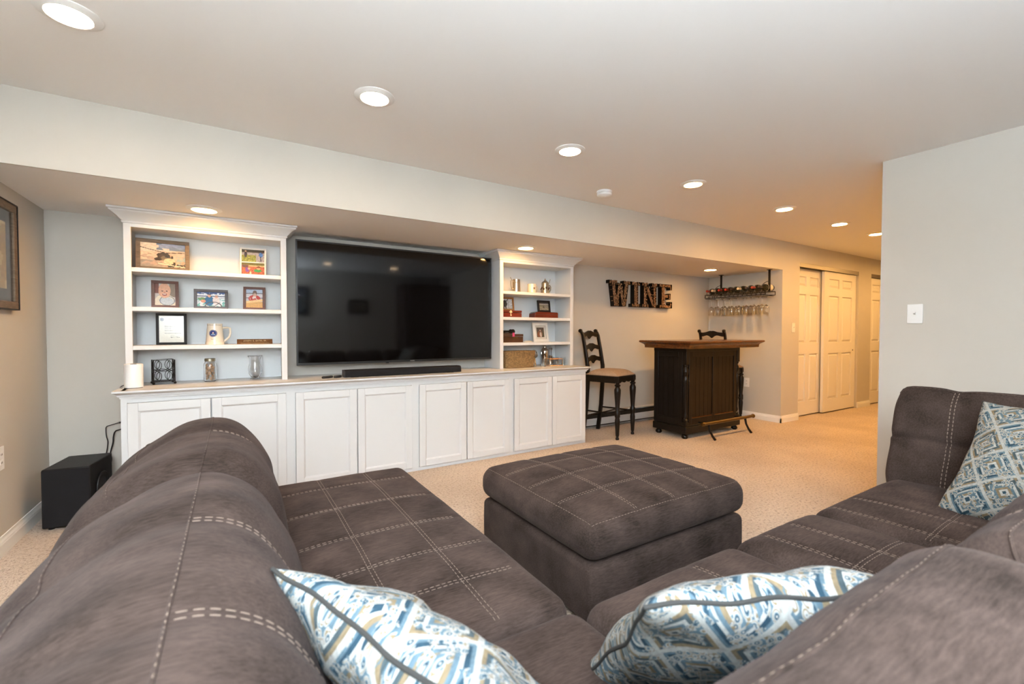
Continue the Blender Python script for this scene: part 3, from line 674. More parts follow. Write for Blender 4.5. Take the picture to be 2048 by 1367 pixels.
# ---------------------------------------------------------------- mugs and steins
def mug(name, label, cx, cy, z, r0, r1, h, m, hside=1, hm=None, wall=.004, hyaw=0, foot=None):
    t = thing(name, label, 'mug', (cx, cy, z), (0, 0, hyaw))
    prof = [(0, 0), (r0, 0), (r0, h*.10)]
    if foot: prof += [(r0*.98, h*.13), (r0*.955, h*.135)]
    prof += [(r1+(r0-r1)*.4, h*.5), (r1, h*.9), (r1, h), (r1-wall, h), (r1-wall, h*.5), (r0-wall*2, .01), (0, .01)]
    MB().lathe(prof, n=36).build('body', m, t, smooth=True, local=True)
    return t
mg = mug('ceramic_stein', 'large cream ceramic mug with a round blue seal', -.112, 3.86, s3, .058, .046, .148, 'ivory', foot=True)
MB().tube([(.044, 0, .118), (.075, 0, .120), (.092, 0, .116), (.094, 0, .085), (.088, 0, .055), (.070, 0, .034), (.058, 0, .026), (.054, 0, .016)], [.007]*8, 8).build('handle', 'ivory', mg, smooth=True, local=True)
def on_mug(r0, r1, h, a_mid, wdt, z0, z1):
    def f(u, v):
        z = z0+(z1-z0)*v; r = r1+(r0-r1)*max(0, (h*.9-z)/(h*.8))+.0009; a = a_mid+(u-.5)*wdt/r
        return (r*math.cos(a), r*math.sin(a), z)
    return f
SEAL = paint([('e', .5, .5, .5, .5, (60, 30, 50)), ('e', .5, .5, .44, .44, (150, 160, 200)), ('e', .5, .5, .40, .40, (24, 42, 110)), ('r', .42, .45, .58, .68, (190, 130, 125)), ('r', .46, .45, .49, .68, (225, 205, 200)), ('r', .53, .45, .56, .68, (225, 205, 200)), ('e', .36, .5, .04, .1, (40, 80, 70)), ('e', .64, .5, .04, .1, (40, 80, 70)), ('l', .28, .34, .42, .38, .035, (150, 190, 220)), ('l', .58, .38, .72, .34, .035, (150, 190, 220)), ('l', .38, .30, .62, .30, .035, (150, 190, 220))], (199, 178, 148))
def disc_print(name, parent, fn, n, pos):
    o = print_mesh(name, parent, fn, n, n, pos)
    bm = bmesh.new(); bm.from_mesh(o.data)
    bm.faces.ensure_lookup_table(); kill = []
    for k, f in enumerate(bm.faces):
        i, j = k % n, k//n
        if math.hypot((i+.5)/n-.5, (j+.5)/n-.5) > .5: kill.append(f)
    bmesh.ops.delete(bm, geom=kill, context='FACES'); bm.to_mesh(o.data); bm.free(); return o
disc_print('round_seal', mg, SEAL, 40, on_mug(.058, .046, .148, -PI/2-.18, .050, .054, .104))
def curved_text(parent, txt, size, r0, r1, h, a_mid, z, m):
    V, F = text_mb(txt, size, 0)
    W = []
    for x, y, _ in V:
        zz = z+y; r = r1+(r0-r1)*max(0, (h*.9-zz)/(h*.8))+.0008; a = a_mid+x/r; W.append((r*math.cos(a), r*math.sin(a), zz))
    MB().add(W, F).build('lettering', m, parent, local=True, fix=False)
curved_text(mg, 'Best History of Division', .0105, .058, .046, .148, -PI/2-.18, .138, 'ink')
curved_text(mg, 'St. Louis', .008, .058, .046, .148, -PI/2-.18, .046, 'ink')
curved_text(mg, 'Division', .008, .058, .046, .148, -PI/2-.18, .037, 'ink')
wm = mug('white_mug', 'plain white mug with a small dark crest on the right bookcase', 2.645, 3.88, r1, .047, .047, .098, 'ivory')
MB().tube([(.045, 0, .080), (.065, 0, .076), (.072, 0, .055), (.064, 0, .030), (.045, 0, .024)], .005, 8).build('handle', 'ivory', wm, smooth=True, local=True)
CREST = paint([('l', .2, .75, .5, .2, .09, (80, 45, 45)), ('l', .8, .75, .5, .2, .09, (80, 45, 45)), ('e', .5, .62, .17, .2, (90, 60, 60)), ('e', .5, .2, .1, .1, (100, 60, 60))], (199, 178, 148))
print_mesh('crest', wm, CREST, 14, 14, on_mug(.047, .047, .098, -PI/2-.05, .024, .040, .064))
tk = mug('pewter_tankard', 'polished pewter tankard with scrolled handle', 2.455, 3.88, r1, .044, .037, .135, 'pewter')
MB().lathe([(.0435, .0), (.0455, .004), (.0435, .012)], n=32).build('foot_ring', 'pewter', tk, smooth=True, local=True)
MB().lathe([(.0385, .100), (.0405, .103), (.0385, .106)], n=32).build('band', 'pewter', tk, smooth=True, local=True)
MB().tube([(-.036, -.01, .108), (-.06, -.015, .122), (-.078, -.02, .118), (-.080, -.02, .085), (-.074, -.02, .055), (-.060, -.015, .034), (-.042, -.01, .040)], .0045, 8).build('handle', 'pewter', tk, smooth=True, local=True)
MB().tube([(-.060, -.015, .122), (-.078, -.02, .140), (-.084, -.022, .152)], [.004, .003, .004], 6).build('thumb_rest', 'pewter', tk, smooth=True, local=True)
ls = mug('lidded_stein', 'dark embossed stein with pointed pewter lid', 2.815, 3.88, r1, .046, .038, .112, 'zinc')
for k in range(10):
    a = 2*PI*k/10
    MB().lathe([(0, 0), (.008, .004), (.009, .012), (.006, .022), (0, .026)], (.041*math.cos(a), .041*math.sin(a), .042+.012*(k % 2)), 8).build('relief', 'brownbox', ls, smooth=True, local=True)
MB().lathe([(.045, .000), (.047, .010), (.044, .016)], n=28).build('foot_ring', 'pewter', ls, smooth=True, local=True)
MB().lathe([(.040, .112), (.040, .118), (.030, .132), (.016, .142), (.008, .150), (.009, .157), (.005, .164), (0, .170)], n=28).build('lid', 'pewter', ls, smooth=True, local=True)
MB().tube([(.038, 0, .095), (.062, 0, .098), (.074, 0, .080), (.072, 0, .050), (.058, 0, .030), (.044, 0, .026)], .006, 8).build('handle', 'zinc', ls, smooth=True, local=True)
MB().tube([(.038, 0, .116), (.055, 0, .126), (.060, 0, .150), (.070, 0, .160)], [.003, .004, .004, .005], 6).build('thumb_lever', 'pewter', ls, smooth=True, local=True)

# name plaque
np_ = thing('name_plaque', 'low bronze desk plaque with raised lettering', 'plaque', (.138, 3.85, s3))
MB().prism([(3.84, s3), (3.885, s3), (3.868, s3+.036), (3.862, s3+.036)], .022, .252, 0).build('block', 'bronze', np_, bevel=.0015)
V, F = text_mb('JOSEPH G. BATES, SR.', .016, .0006)
sl = math.atan2(.036, .022)
MB().add([(.138+x, 3.8515-.0012+y*math.cos(sl)+(-z)*math.sin(sl), s3+.0235+y*math.sin(sl)+z*math.cos(sl)) for x, y, z in V], F).build('lettering', 'gold', np_, fix=False)
MB().box(.045, .230, 3.8425, 3.8435, s3+.006, s3+.0075).build('underline', 'gold', np_)

# ---------------------------------------------------------------- countertop items, left
rt = thing('wireless_speaker', 'white cylinder speaker at the left end of the countertop', 'speaker', (-.542, 3.70, ZT))
MB().lathe([(0, .004), (.048, .004), (.048, .006), (.0485, .145), (.047, .152), (.040, .154), (0, .154)], n=40).build('body', 'white', rt, smooth=True, local=True)
MB().lathe([(0, 0), (.045, 0), (.045, .004), (0, .004)], n=32).build('base', 'black', rt, smooth=True, local=True)
MB().lathe([(0, 0), (.018, 0), (.016, .003), (0, .003)], (.004, -.035, .1525), 16, sy=.55).build('control_panel', 'black', rt, smooth=True, local=True)
wl = thing('wire_lantern', 'square black wire candle lantern with overlapping circles', 'lantern', (-.413, 3.90, ZT), (0, 0, .20))
h0, h1, hw = .018, .165, .058
fr = MB()
for sx in (-1, 1):
    for sy in (-1, 1): fr.tube([(sx*hw, sy*hw, h0-.004), (sx*hw, sy*hw, h1)], .003, 6)
for z in (h0, h1): fr.tube([(-hw, -hw, z), (hw, -hw, z), (hw, hw, z), (-hw, hw, z)], .003, 6, closed=True)
fr.build('frame', 'iron', wl, local=True)
for k in range(4):
    sc = MB(); ca, sa = math.cos(k*PI/2), math.sin(k*PI/2)
    def tr(a, z): return (a*ca+hw*sa, a*sa-hw*ca, z)
    for zc in (h0+(h1-h0)*.25, h0+(h1-h0)*.75):
        R_ = (h1-h0)*.29
        for ac in (-hw*.98, 0, hw*.98):
            pts = [(ac+R_*math.cos(2*PI*i/28), zc+R_*math.sin(2*PI*i/28)) for i in range(29)]
            seg = []
            for a, z in pts:
                if abs(a) <= hw and h0 <= z <= h1: seg.append(tr(a, z))
                else:
                    if len(seg) > 2: sc.tube(seg, .0018, 5)
                    seg = []
            if len(seg) > 2: sc.tube(seg, .0018, 5)
    sc.build('circle_scrollwork', 'iron', wl, local=True)
MB().box(-hw, hw, -hw, hw, h0, h0+.004).build('candle_plate', 'iron', wl, local=True)
for sx in (-1, 1):
    for sy in (-1, 1): MB().lathe([(0, 0), (.006, .0015), (.0088, .008), (.006, .0145), (0, .016)], (sx*hw, sy*hw, 0), 12).build('ball_foot', 'iron', wl, smooth=True, local=True)
JX, JY = -.145, 3.90
jr = thing('glass_jar', 'square-shouldered glass jar with metal lid, full of seashells', 'jar', (JX, JY, ZT))
MB().lathe([(0, .001), (.034, .001), (.0385, .006), (.0395, .02), (.0395, .115), (.037, .130), (.030, .140), (.030, .160), (.028, .160), (.028, .139), (.0345, .128), (.037, .113), (.037, .02), (.035, .008), (0, .006)], n=36).build('jar_body', 'glass', jr, smooth=True, local=True)
MB().lathe([(0, .166), (.030, .166), (.0335, .164), (.0335, .147), (.0318, .145)], n=36).build('lid', 'zinc', jr, smooth=True, local=True)
random.seed(3)
k = 0
for lay in range(6):
    for q in range(4 if lay else 5):
        a = q*2*PI/(4 if lay else 5)+lay*.7; r = .0205
        if lay == 5 and q > 1: continue
        mb = MB().lathe([(0, .006), (.5, .0055), (.85, .003), (1, 0), (.93, .0), (.8, .0022), (0, .0042)], n=14)
        R3 = Matrix.Rotation(a, 3, 'Z') @ Matrix.Rotation(random.uniform(.9, 1.5), 3, 'Y') @ Matrix.Rotation(random.uniform(-.5, .5), 3, 'X')
        s_ = random.uniform(.0105, .0135); c = Vector((JX+r*math.cos(a), JY+r*math.sin(a), ZT+.021+lay*.0195))
        mb.v = [tuple(c+R3 @ Vector((p[0]*s_, p[1]*s_*.85, p[2]))) for p in mb.v]
        tag(mb.build('seashell', 'shell', smooth='all'), 'seashell inside the glass jar with metal lid', 'seashell', 'seashells in the jar')
vz = thing('hurricane_vase', 'clear glass hurricane vase with flared rim', 'vase', (.137, 3.90, ZT))
MB().lathe([(0, .002), (.030, .002), (.031, .008), (.022, .014), (.030, .022), (.043, .045), (.047, .070), (.044, .095), (.037, .120), (.035, .145), (.040, .165), (.049, .176), (.048, .178), (.037, .166), (.0325, .146), (.0345, .120), (.0415, .094), (.0445, .070), (.0405, .046), (.028, .026), (0, .018)], n=40).build('vase_body', 'glass', vz, smooth=True, local=True)

# ---------------------------------------------------------------- countertop items, right
bk = thing('seagrass_basket', 'rectangular woven seagrass basket on the countertop', 'basket', (2.43, 3.83, ZT))
BX, BY, BH = .165, .085, .165
def bask(inner):
    mb = MB()
    def ringpt(a, z):
        e = 5.0; c, s = math.cos(a), math.sin(a)
        rr = (abs(c)**e+abs(s)**e)**(-1/e); sc_ = 1+.10*z/BH-(.05 if inner else 0)
        wv = 0 if inner else .0035*math.sin(a*38+(PI if int(z/.011) % 2 else 0))
        return ((BX*rr*c)*sc_+wv*c, (BY*rr*s)*sc_+wv*s, z)
    return ringpt
for inner in (False,):
    f = bask(inner); N = 152; rows = 30; mb = MB()
    V = []; F = []
    for j in range(rows+1):
        z = .002+(BH-.004)*j/rows
        for i in range(N):
            p = f(2*PI*i/N, z); b_ = .0022*abs(math.sin(z/.011*PI)); V.append((p[0]*(1+b_*4), p[1]*(1+b_*8), z))
    for j in range(rows):
        for i in range(N): F.append((j*N+i, j*N+(i+1) % N, (j+1)*N+(i+1) % N, (j+1)*N+i))
    F.append(tuple(range(N-1, -1, -1)))
    g = bask(True); b0 = len(V)
    for j in (0, 1):
        for i in range(N): V.append(g(2*PI*i/N, (BH-.004) if j == 0 else .02))
    for i in range(N):
        F.append((rows*N+i, rows*N+(i+1) % N, b0+(i+1) % N, b0+i)); F.append((b0+i, b0+(i+1) % N, b0+N+(i+1) % N, b0+N+i))
    F.append(tuple(b0+N+i for i in range(N)))
    mb.add(V, F); mb.build('woven_body', 'basket', bk, smooth='all', local=True)
rp = [bask(True)(2*PI*i/80, BH) for i in range(80)]
MB().tube([(p[0]*1.03, p[1]*1.03, BH-.002) for p in rp], [.005+.0008*(i % 2) for i in range(80)], 8, closed=True).build('rim', 'basket', bk, smooth=True, local=True)

CR = (2.875, 3.86)
rk = thing('drink_rack', 'gold wire drinks rack holding small glasses', 'rack', (CR[0], CR[1]-.06, ZT))
g = MB()
for z in (.006, .075): g.tube([(-.085, -.04, z), (.085, -.04, z), (.085, .04, z), (-.085, .04, z)], .0025, 6, closed=True)
for sx in (-1, 1):
    for sy in (-1, 1): g.tube([(sx*.085, sy*.04, .003), (sx*.085, sy*.04, .077)], .0025, 6)
g.build('frame', 'copper', rk, local=True)
MB().tube([(-.085, 0, .075), (-.10, 0, .115), (-.125, 0, .155), (-.135, 0, .158)], .003, 6).build('handle', 'copper', rk, smooth=True, local=True)
def small_glass(x, y, label, r=.026, h=.075, grp='small glasses on the countertop'):
    t = thing('drinking_glass', label, 'glass', (x, y, ZT+.009), group=grp)
    MB().lathe([(0, .0), (r*.8, 0), (r*.86, .004), (r, h*.55), (r*.92, h), (r*.87, h), (r*.94, h*.55), (r*.8, .012), (0, .010)], n=24).build('bowl', 'glass', t, smooth=True, local=True); return t
small_glass(CR[0]-.045, CR[1]-.06, 'small clear glass at the left inside the gold rack')
small_glass(CR[0]+.035, CR[1]-.06, 'small clear glass at the right inside the gold rack')
for (x, y, lb) in ((2.742, 3.80, 'small clear glass between the basket and the gold rack'), (3.020, 3.83, 'small clear glass at the right end beside the gold rack'), (2.985, 3.92, 'small clear glass behind the right end of the gold rack')):
    t = small_glass(x, y, lb, .028, .085); t.location.z = ZT+.001
sh = thing('cocktail_shaker', 'shiny steel cocktail shaker with domed cap', 'shaker', (2.862, 3.95, ZT))
MB().lathe([(0, .001), (.036, .001), (.038, .006), (.044, .125), (.044, .130)], n=36).build('tumbler', 'chrome', sh, smooth=True, local=True)
MB().lathe([(.0445, .126), (.0445, .150), (.041, .165), (.030, .180), (.018, .188)], n=36).build('strainer_top', 'chrome', sh, smooth=True, local=True)
MB().lathe([(.0185, .186), (.0185, .216), (.014, .223), (0, .225)], n=28).build('cap', 'chrome', sh, smooth=True, local=True)
ib = thing('ice_strainer', 'round steel strainer leaning beside the shaker', 'strainer', (2.765, 3.985, ZT+.001), (-.22, 0, 0))
MB().lathe([(0, 0), (.040, 0), (.046, -.004), (.046, .004), (0, .004)], (0, 0, .120), 32, axis=1).build('disc', 'chrome', ib, smooth=True, local=True)
MB().tube([(.042*math.cos(2*PI*i/40), -.006, .120+.042*math.sin(2*PI*i/40)) for i in range(40)], [.0035+.0012*(i % 2) for i in range(40)], 6, closed=True).build('spring_coil', 'zinc', ib, smooth=True, local=True)
MB().box(-.009, .009, -.002, .002, .0, .078).build('handle', 'chrome', ib, local=True)
bo = thing('bar_tool_caddy', 'small steel bar tools standing behind the shaker', 'bar tools', (2.955, 3.97, ZT))
MB().lathe([(0, 0), (.020, 0), (.022, .10), (.020, .10), (.018, .006), (0, .006)], n=20).build('cup', 'chrome', bo, smooth=True, local=True)
for k, (dx, dy) in enumerate(((-.008, 0), (.008, .004), (.001, -.008))):
    MB().tube([(dx, dy, .008), (dx*1.6, dy*1.5, .12), (dx*2.1, dy*2, .165)], .003, 6).lathe([(0, -.012), (.010, -.006), (.011, .004), (0, .014)], (dx*2.2, dy*2, .172), 10).build('tool', 'chrome', bo, smooth=True, local=True)
# ================================================================ bar alcove
# ---- WINE letters filled with corks, on the back wall
YL0, YL1 = YB-.065, YB-.001       # face and back of the letters
LZ0, LZ1 = 1.465, 1.775
def quad_stroke(x0, z0, x1, z1, w): return [(x0-w/2, z0), (x0+w/2, z0), (x1+w/2, z1), (x1-w/2, z1)]
def letter(ch, x0, x1, strokes, label):
    t = thing('letter_sign', label, 'letter sign', ((x0+x1)/2, YB-.033, LZ0), group='cork filled letters spelling WINE')
    m = MB()
    # open tray: a back plate and a rim standing proud around the corks
    for k, q in enumerate(strokes):
        m.prism(q, YL0+.045+.0004*k, YL1-.0004*k, 1)
    m.build('back_plate', 'iron', t)
    rim = MB()
    for q in strokes:
        n = len(q)
        for i in range(n):
            a, b_ = Vector(q[i]), Vector(q[(i+1) % n]); mid = (a+b_)/2
            # leave the rim out where the edge lies inside another stroke
            inside = False
            for q2 in strokes:
                if q2 is q: continue
                s_ = 0; ok = True
                for j in range(len(q2)):
                    c, d = Vector(q2[j]), Vector(q2[(j+1) % len(q2)]); cr = (d-c).x*(mid-c).y-(d-c).y*(mid-c).x
                    if s_ == 0: s_ = 1 if cr > 0 else -1
                    elif cr*s_ < 0: ok = False
                if ok: inside = True
            if inside: continue
            d = (b_-a); L_ = d.length; d.normalize(); nn = Vector((-d.y, d.x))
            rim.obox((mid.x, (YL0+YL1)/2-.001, mid.y), (Vector((d.x, 0, d.y)), Vector((0, 1, 0)), Vector((nn.x, 0, nn.y))), L_/2+.002, (YL1-YL0)/2-.001, .0022)
    rim.build('rim', 'iron', t)
    ck = MB(); random.seed(ord(ch))
    pts = []
    def inpoly(p, q):
        s_ = 0
        for j in range(len(q)):
            c, d = q[j], q[(j+1) % len(q)]; cr = (d[0]-c[0])*(p[1]-c[1])-(d[1]-c[1])*(p[0]-c[0])
            if s_ == 0: s_ = 1 if cr > 0 else -1
            elif cr*s_ < -1e-9: return False
        return True
    st = .0195; j = 0; z = LZ0+.011
    while z < LZ1-.006:
        x = x0+.008+(st/2 if j % 2 else 0)
        while x < x1:
            if any(inpoly((x, z), [((a-cx)*.9+cx, (b_-cz)*.95+cz) for a, b_ in q for cx, cz in [(sum(v[0] for v in q)/len(q), sum(v[1] for v in q)/len(q))]]) for q in strokes): pts.append((x, z))
            x += st
        z += st*.87; j += 1
    for x, z in pts:
        yy = YL0+random.uniform(-.004, .012); r = .0092
        ck.lathe([(0, 0), (r*.85, 0), (r, .0018), (r, .035)], (x+random.uniform(-.002, .002), yy, z+random.uniform(-.002, .002)), 8, axis=1)
    o = ck.build('corks', 'cork', t, smooth=True); o['kind'] = 'stuff'
    return t
H_ = LZ1-LZ0; sf_ = .036
def serif(x0, x1, top): return [(x0, LZ1-sf_), (x1, LZ1-sf_), (x1, LZ1), (x0, LZ1)] if top else [(x0, LZ0), (x1, LZ0), (x1, LZ0+sf_), (x0, LZ0+sf_)]
letter('W', 3.852, 4.205, [serif(3.852, 3.975, 1), serif(4.090, 4.205, 1), quad_stroke(3.962, LZ0, 3.915, LZ1, .062), quad_stroke(3.975, LZ0, 4.030, LZ1-.03, .055), quad_stroke(4.090, LZ0, 4.035, LZ1-.03, .055), quad_stroke(4.098, LZ0, 4.145, LZ1, .058)], 'cork-filled black letter W on the alcove wall')
letter('I', 4.235, 4.375, [serif(4.235, 4.375, 1), serif(4.235, 4.375, 0), quad_stroke(4.305, LZ0, 4.305, LZ1, .068)], 'cork-filled black letter I on the alcove wall')
letter('N', 4.418, 4.700, [serif(4.418, 4.51, 1), serif(4.60, 4.700, 1), serif(4.418, 4.535, 0), quad_stroke(4.475, LZ0, 4.475, LZ1, .058), quad_stroke(4.645, LZ0, 4.475, LZ1, .066), quad_stroke(4.652, LZ0, 4.652, LZ1, .052)], 'cork-filled black letter N on the alcove wall')
letter('E', 4.74, 4.985, [serif(4.74, 4.98, 1), serif(4.74, 4.985, 0), quad_stroke(4.815, LZ0, 4.815, LZ1, .070), [(4.85, 1.595), (4.92, 1.595), (4.92, 1.64), (4.85, 1.64)], [(4.925, 1.580), (4.955, 1.580), (4.955, 1.655), (4.925, 1.655)], [(4.945, 1.705), (4.98, 1.705), (4.98, 1.745), (4.945, 1.745)], [(4.945, 1.495), (4.985, 1.495), (4.985, 1.545), (4.945, 1.545)]], 'cork-filled black letter E on the alcove wall')

# ---- hanging wine rack, bottles and stemware
RX0, RX1, RY0, RY1, RZ = 5.60, 5.82, 3.09, 3.93, 1.615
wr = thing('wine_rack', 'black wrought-iron wine rack hung from the soffit', 'wine rack', (5.71, 3.51, RZ))
m = MB()
for z in (RZ, RZ+.045): m.tube([(RX0, RY0, z), (RX1, RY0, z), (RX1, RY1, z), (RX0, RY1, z)], .0045, 6, closed=True)
for y_ in (RY0, RY1):
    for x_ in (RX0, RX1): m.tube([(x_, y_, RZ), (x_, y_, RZ+.045)], .0045, 6)
for x_ in (RX0+.03, RX1-.04): m.tube([(x_, RY0, RZ), (x_, RY1, RZ)], .0035, 6)
m.build('tray', 'iron', wr)
for k in range(14):
    y_ = RY0+.03+k*(RY1-RY0-.06)/13
    MB().tube([(RX0, y_-.028+.056*i/10, RZ+.004+.041*abs(math.sin(PI*i/10))) for i in range(11)], .0028, 5).build('scroll', 'iron', wr)
for k in range(9):
    y_ = RY0+.02+k*(RY1-RY0-.04)/8
    MB().tube([(RX0-.02, y_, RZ-.012), (RX1, y_, RZ-.012)], .003, 5).build('glass_rail', 'iron', wr)
for y_ in (RY0+.015, RY1-.17):
    MB().box(5.705, 5.717, y_-.012, y_+.012, RZ+.04, ZS).build('hanger_bar', 'iron', wr)
    MB().box(5.685, 5.737, y_-.022, y_+.022, ZS-.006, ZS-.0005).build('ceiling_plate', 'iron', wr)
    s_ = 1 if y_ < 3.3 else 1
    MB().tube([(5.711, y_+.01+.16*i/14, RZ+.17-.13*(i/14)**1.4+.012*math.sin(PI*i/14)) for i in range(15)], .0035, 6).build('scroll_brace', 'iron', wr, smooth=True)
    MB().tube([(5.711, y_+.06+.03*math.cos(1.9*PI*i/16)*(1-i/30), RZ+.105+.03*math.sin(1.9*PI*i/16)*(1-i/30)) for i in range(17)], .003, 6).build('curl', 'iron', wr, smooth=True)
for k in range(3):
    y_ = (RY0+.10, RY0+.20, RY1-.05)[k]
    MB().tube([(RX0+.01, y_+.03*math.cos(PI*i/12), RZ+.045+.055*math.sin(PI*i/12)) for i in range(13)], .0028, 6).build('hoop', 'iron', wr, smooth=True)
caps = ['foil_red', 'foil_white', 'foil_red', 'foil_red', 'foil_black', 'foil_white', 'foil_black', 'foil_red', 'foil_black']
desc = ['at the far left end, red capsule', 'second from the left, pale capsule', 'third from the left, red capsule', 'fourth from the left, red capsule', 'in the middle, black capsule', 'sixth from the left, pale capsule', 'seventh from the left, black capsule', 'second from the right, red capsule', 'at the right end, black capsule']
for k in range(9):
    y_ = RY1-.05-k*(RY1-RY0-.10)/8
    t = thing('wine_bottle', 'dark wine bottle lying in the iron rack, '+desc[k], 'bottle', (0, y_, RZ+.052), (0, 0, random.uniform(-.05, .05)), 'wine bottles in the hanging rack')
    t.location.x = 5.85; z0 = .042
    # axis along x, neck towards -x
    MB().lathe([(0, -.018), (.020, -.018), (.040, -.020), (.042, -.026), (.042, -.185), (.038, -.203), (.020, -.225), (.0145, -.238), (.0145, -.26)], (0, 0, z0), 20, axis=0).build('glass_body', 'bottle', t, smooth=True, local=True)
    MB().lathe([(.0150, -.235), (.0152, -.285), (.0162, -.287), (.0162, -.297), (.0150, -.299), (0, -.300)], (0, 0, z0), 16, axis=0).build('capsule', caps[k], t, smooth=True, local=True)
    MB().lathe([(.0424, -.055), (.0424, -.15)], (0, 0, z0), 20, axis=0).build('paper_label', 'winelabel', t, smooth=True, local=True, fix=False)
gp = None
for r_ in range(2):
    for k in range(8):
        y_ = RY0+.02+(k+.5)*(RY1-RY0-.04)/8; x_ = (RX0+.045, RX0+.145)[r_]
        if gp is None:
            gp = thing('wine_glass', 'x', 'wine glass', (x_, y_, RZ-.008), group='stemmed glasses under the wine rack')
            MB().lathe([(r_2*1.15, z_2*1.32) for r_2, z_2 in [(0, 0), (.030, .000), (.032, -.0015), (.020, -.004), (.006, -.009), (.0036, -.02), (.0034, -.075), (.006, -.085), (.018, -.094), (.030, -.112), (.033, -.13), (.031, -.155), (.027, -.175), (.0258, -.175), (.0298, -.155), (.0316, -.13), (.0286, -.113), (.017, -.0965), (0, -.091)]], n=20).build('stemware', 'glass', gp, smooth=True, local=True)
            t = gp
        else:
            t = copy_tree(gp); t.location = (x_, y_, RZ-.008)
        t.rotation_euler.z = k*.3
        t['label'] = 'stemmed glass hanging under the wine rack, %s in the %s row' % (['rightmost', 'second from the right', 'third from the right', 'fourth from the right', 'fourth from the left', 'third from the left', 'second from the left', 'leftmost'][k], 'front' if r_ == 0 else 'rear')

# ---- bar
BX0, BX1, BY0, BY1 = 4.09, 5.07, 3.085, 3.52
br = thing('home_bar', 'black home bar with overhanging red brown wooden top', 'bar', (4.6, 3.3, 0))
b0 = .055
MB().box(BX0+.018, BX1-.018, BY0+.018, BY1, b0+.09, .955).build('carcass', 'barpanel', br)
# plinth
pl = MB().box(BX0-.006, BX1+.006, BY0-.006, BY1+.005, b0, b0+.075)
pl.build('plinth', 'blackwood', br, bevel=.006)
MB().box(BX0+.004, BX1-.004, BY0+.004, BY1, b0+.075, b0+.092).build('plinth_moulding', 'blackwood', br, bevel=.006)
MB().box(BX0+.002, BX1-.002, BY0+.002, BY1, .935, .985).build('frieze', 'blackwood', br, bevel=.003)
# front: stiles and rails around two recessed panels
fz0, fz1 = .215, .875
for a, c in ((BX0+.06, BX0+.11), ((BX0+BX1)/2-.022, (BX0+BX1)/2+.022), (BX1-.11, BX1-.06)):
    MB().box(a, c, BY0+.006, BY0+.02, b0+.09, .94).build('stile', 'barpanel', br, bevel=.003)
for a, c in ((BX0+.11, (BX0+BX1)/2-.022), ((BX0+BX1)/2+.022, BX1-.11)):
    for z0, z1 in ((b0+.09, fz0), (fz1, .94)): MB().box(a, c, BY0+.006, BY0+.02, z0, z1).build('rail', 'barpanel', br, bevel=.003)
    MB().box(a, c, BY0+.010, BY0+.016, fz0, fz0+.010).build('panel_bead', 'barwood', br)
    for i in range(5):
        xx = a+(c-a)*(i+.5)/5; hw_ = (c-a)/10-.002
        MB().box(xx-hw_, xx+hw_, BY0+.014, BY0+.0185, fz0+.01, fz1).build('panel_board', 'barpanel', br)
# left and right ends
for xs, sg in ((BX0, 1), (BX1, -1)):
    xa, xb = sorted((xs+sg*.006, xs+sg*.02))
    for y0, y1 in ((BY0+.055, BY0+.105), (BY1-.06, BY1)): MB().box(xa, xb, y0, y1, b0+.09, .94).build('stile', 'blackwood', br, bevel=.003)
    for z0, z1 in ((b0+.09, fz0), (fz1, .94)): MB().box(xa, xb, BY0+.105, BY1-.06, z0, z1).build('rail', 'blackwood', br, bevel=.003)
    for i in range(4):
        yy = BY0+.105+(BY1-.165-BY0)*(i+.5)/4; hw_ = (BY1-.165-BY0)/8-.002
        xp, xq = sorted((xs+sg*.0145, xs+sg*.0185))
        MB().box(xp, xq, yy-hw_, yy+hw_, fz0, fz1).build('panel_board', 'blackwood', br)
# fluted turned columns at the front corners
for cx_ in (BX0+.028, BX1-.028):
    cy_ = BY0+.028
    MB().box(cx_-.026, cx_+.026, cy_-.026, cy_+.026, b0+.09, b0+.125).build('column_block', 'blackwood', br, bevel=.003)
    MB().box(cx_-.026, cx_+.026, cy_-.026, cy_+.026, .80, .94).build('column_block', 'blackwood', br, bevel=.003)
    n = 32; V = []; F = []
    prof_ = [(.022, .18), (.026, .19), (.026, .205), (.016, .215), (.024, .235), (.020, .26), (.017, .275), (.019, .29), (.025, .45), (.027, .60), (.026, .66), (.018, .675), (.024, .69), (.029, .72), (.027, .745), (.017, .765), (.015, .775), (.024, .785), (.024, .80)]
    for r_, z in prof_:
        for i in range(n):
            a = 2*PI*i/n; q = r_*(1-(.12 if (i % 4 in (0,)) and .28 < z < .67 else 0)); V.append((cx_+q*math.cos(a), cy_+q*math.sin(a), z))
    for k in range(len(prof_)-1):
        for i in range(n): F.append((k*n+i, k*n+(i+1) % n, (k+1)*n+(i+1) % n, (k+1)*n+i))
    MB().add(V, F).build('turned_column', 'blackwood', br, smooth=True)
for x_ in (BX0+.04, BX1-.04):
    for y_ in (BY0+.04, BY1-.045):
        MB().lathe([(0, 0), (.024, 0), (.034, .010), (.036, .024), (.028, .040), (.022, .046), (.03, .055)], (x_, y_, 0), 20).build('bun_foot', 'blackwood', br, smooth=True)
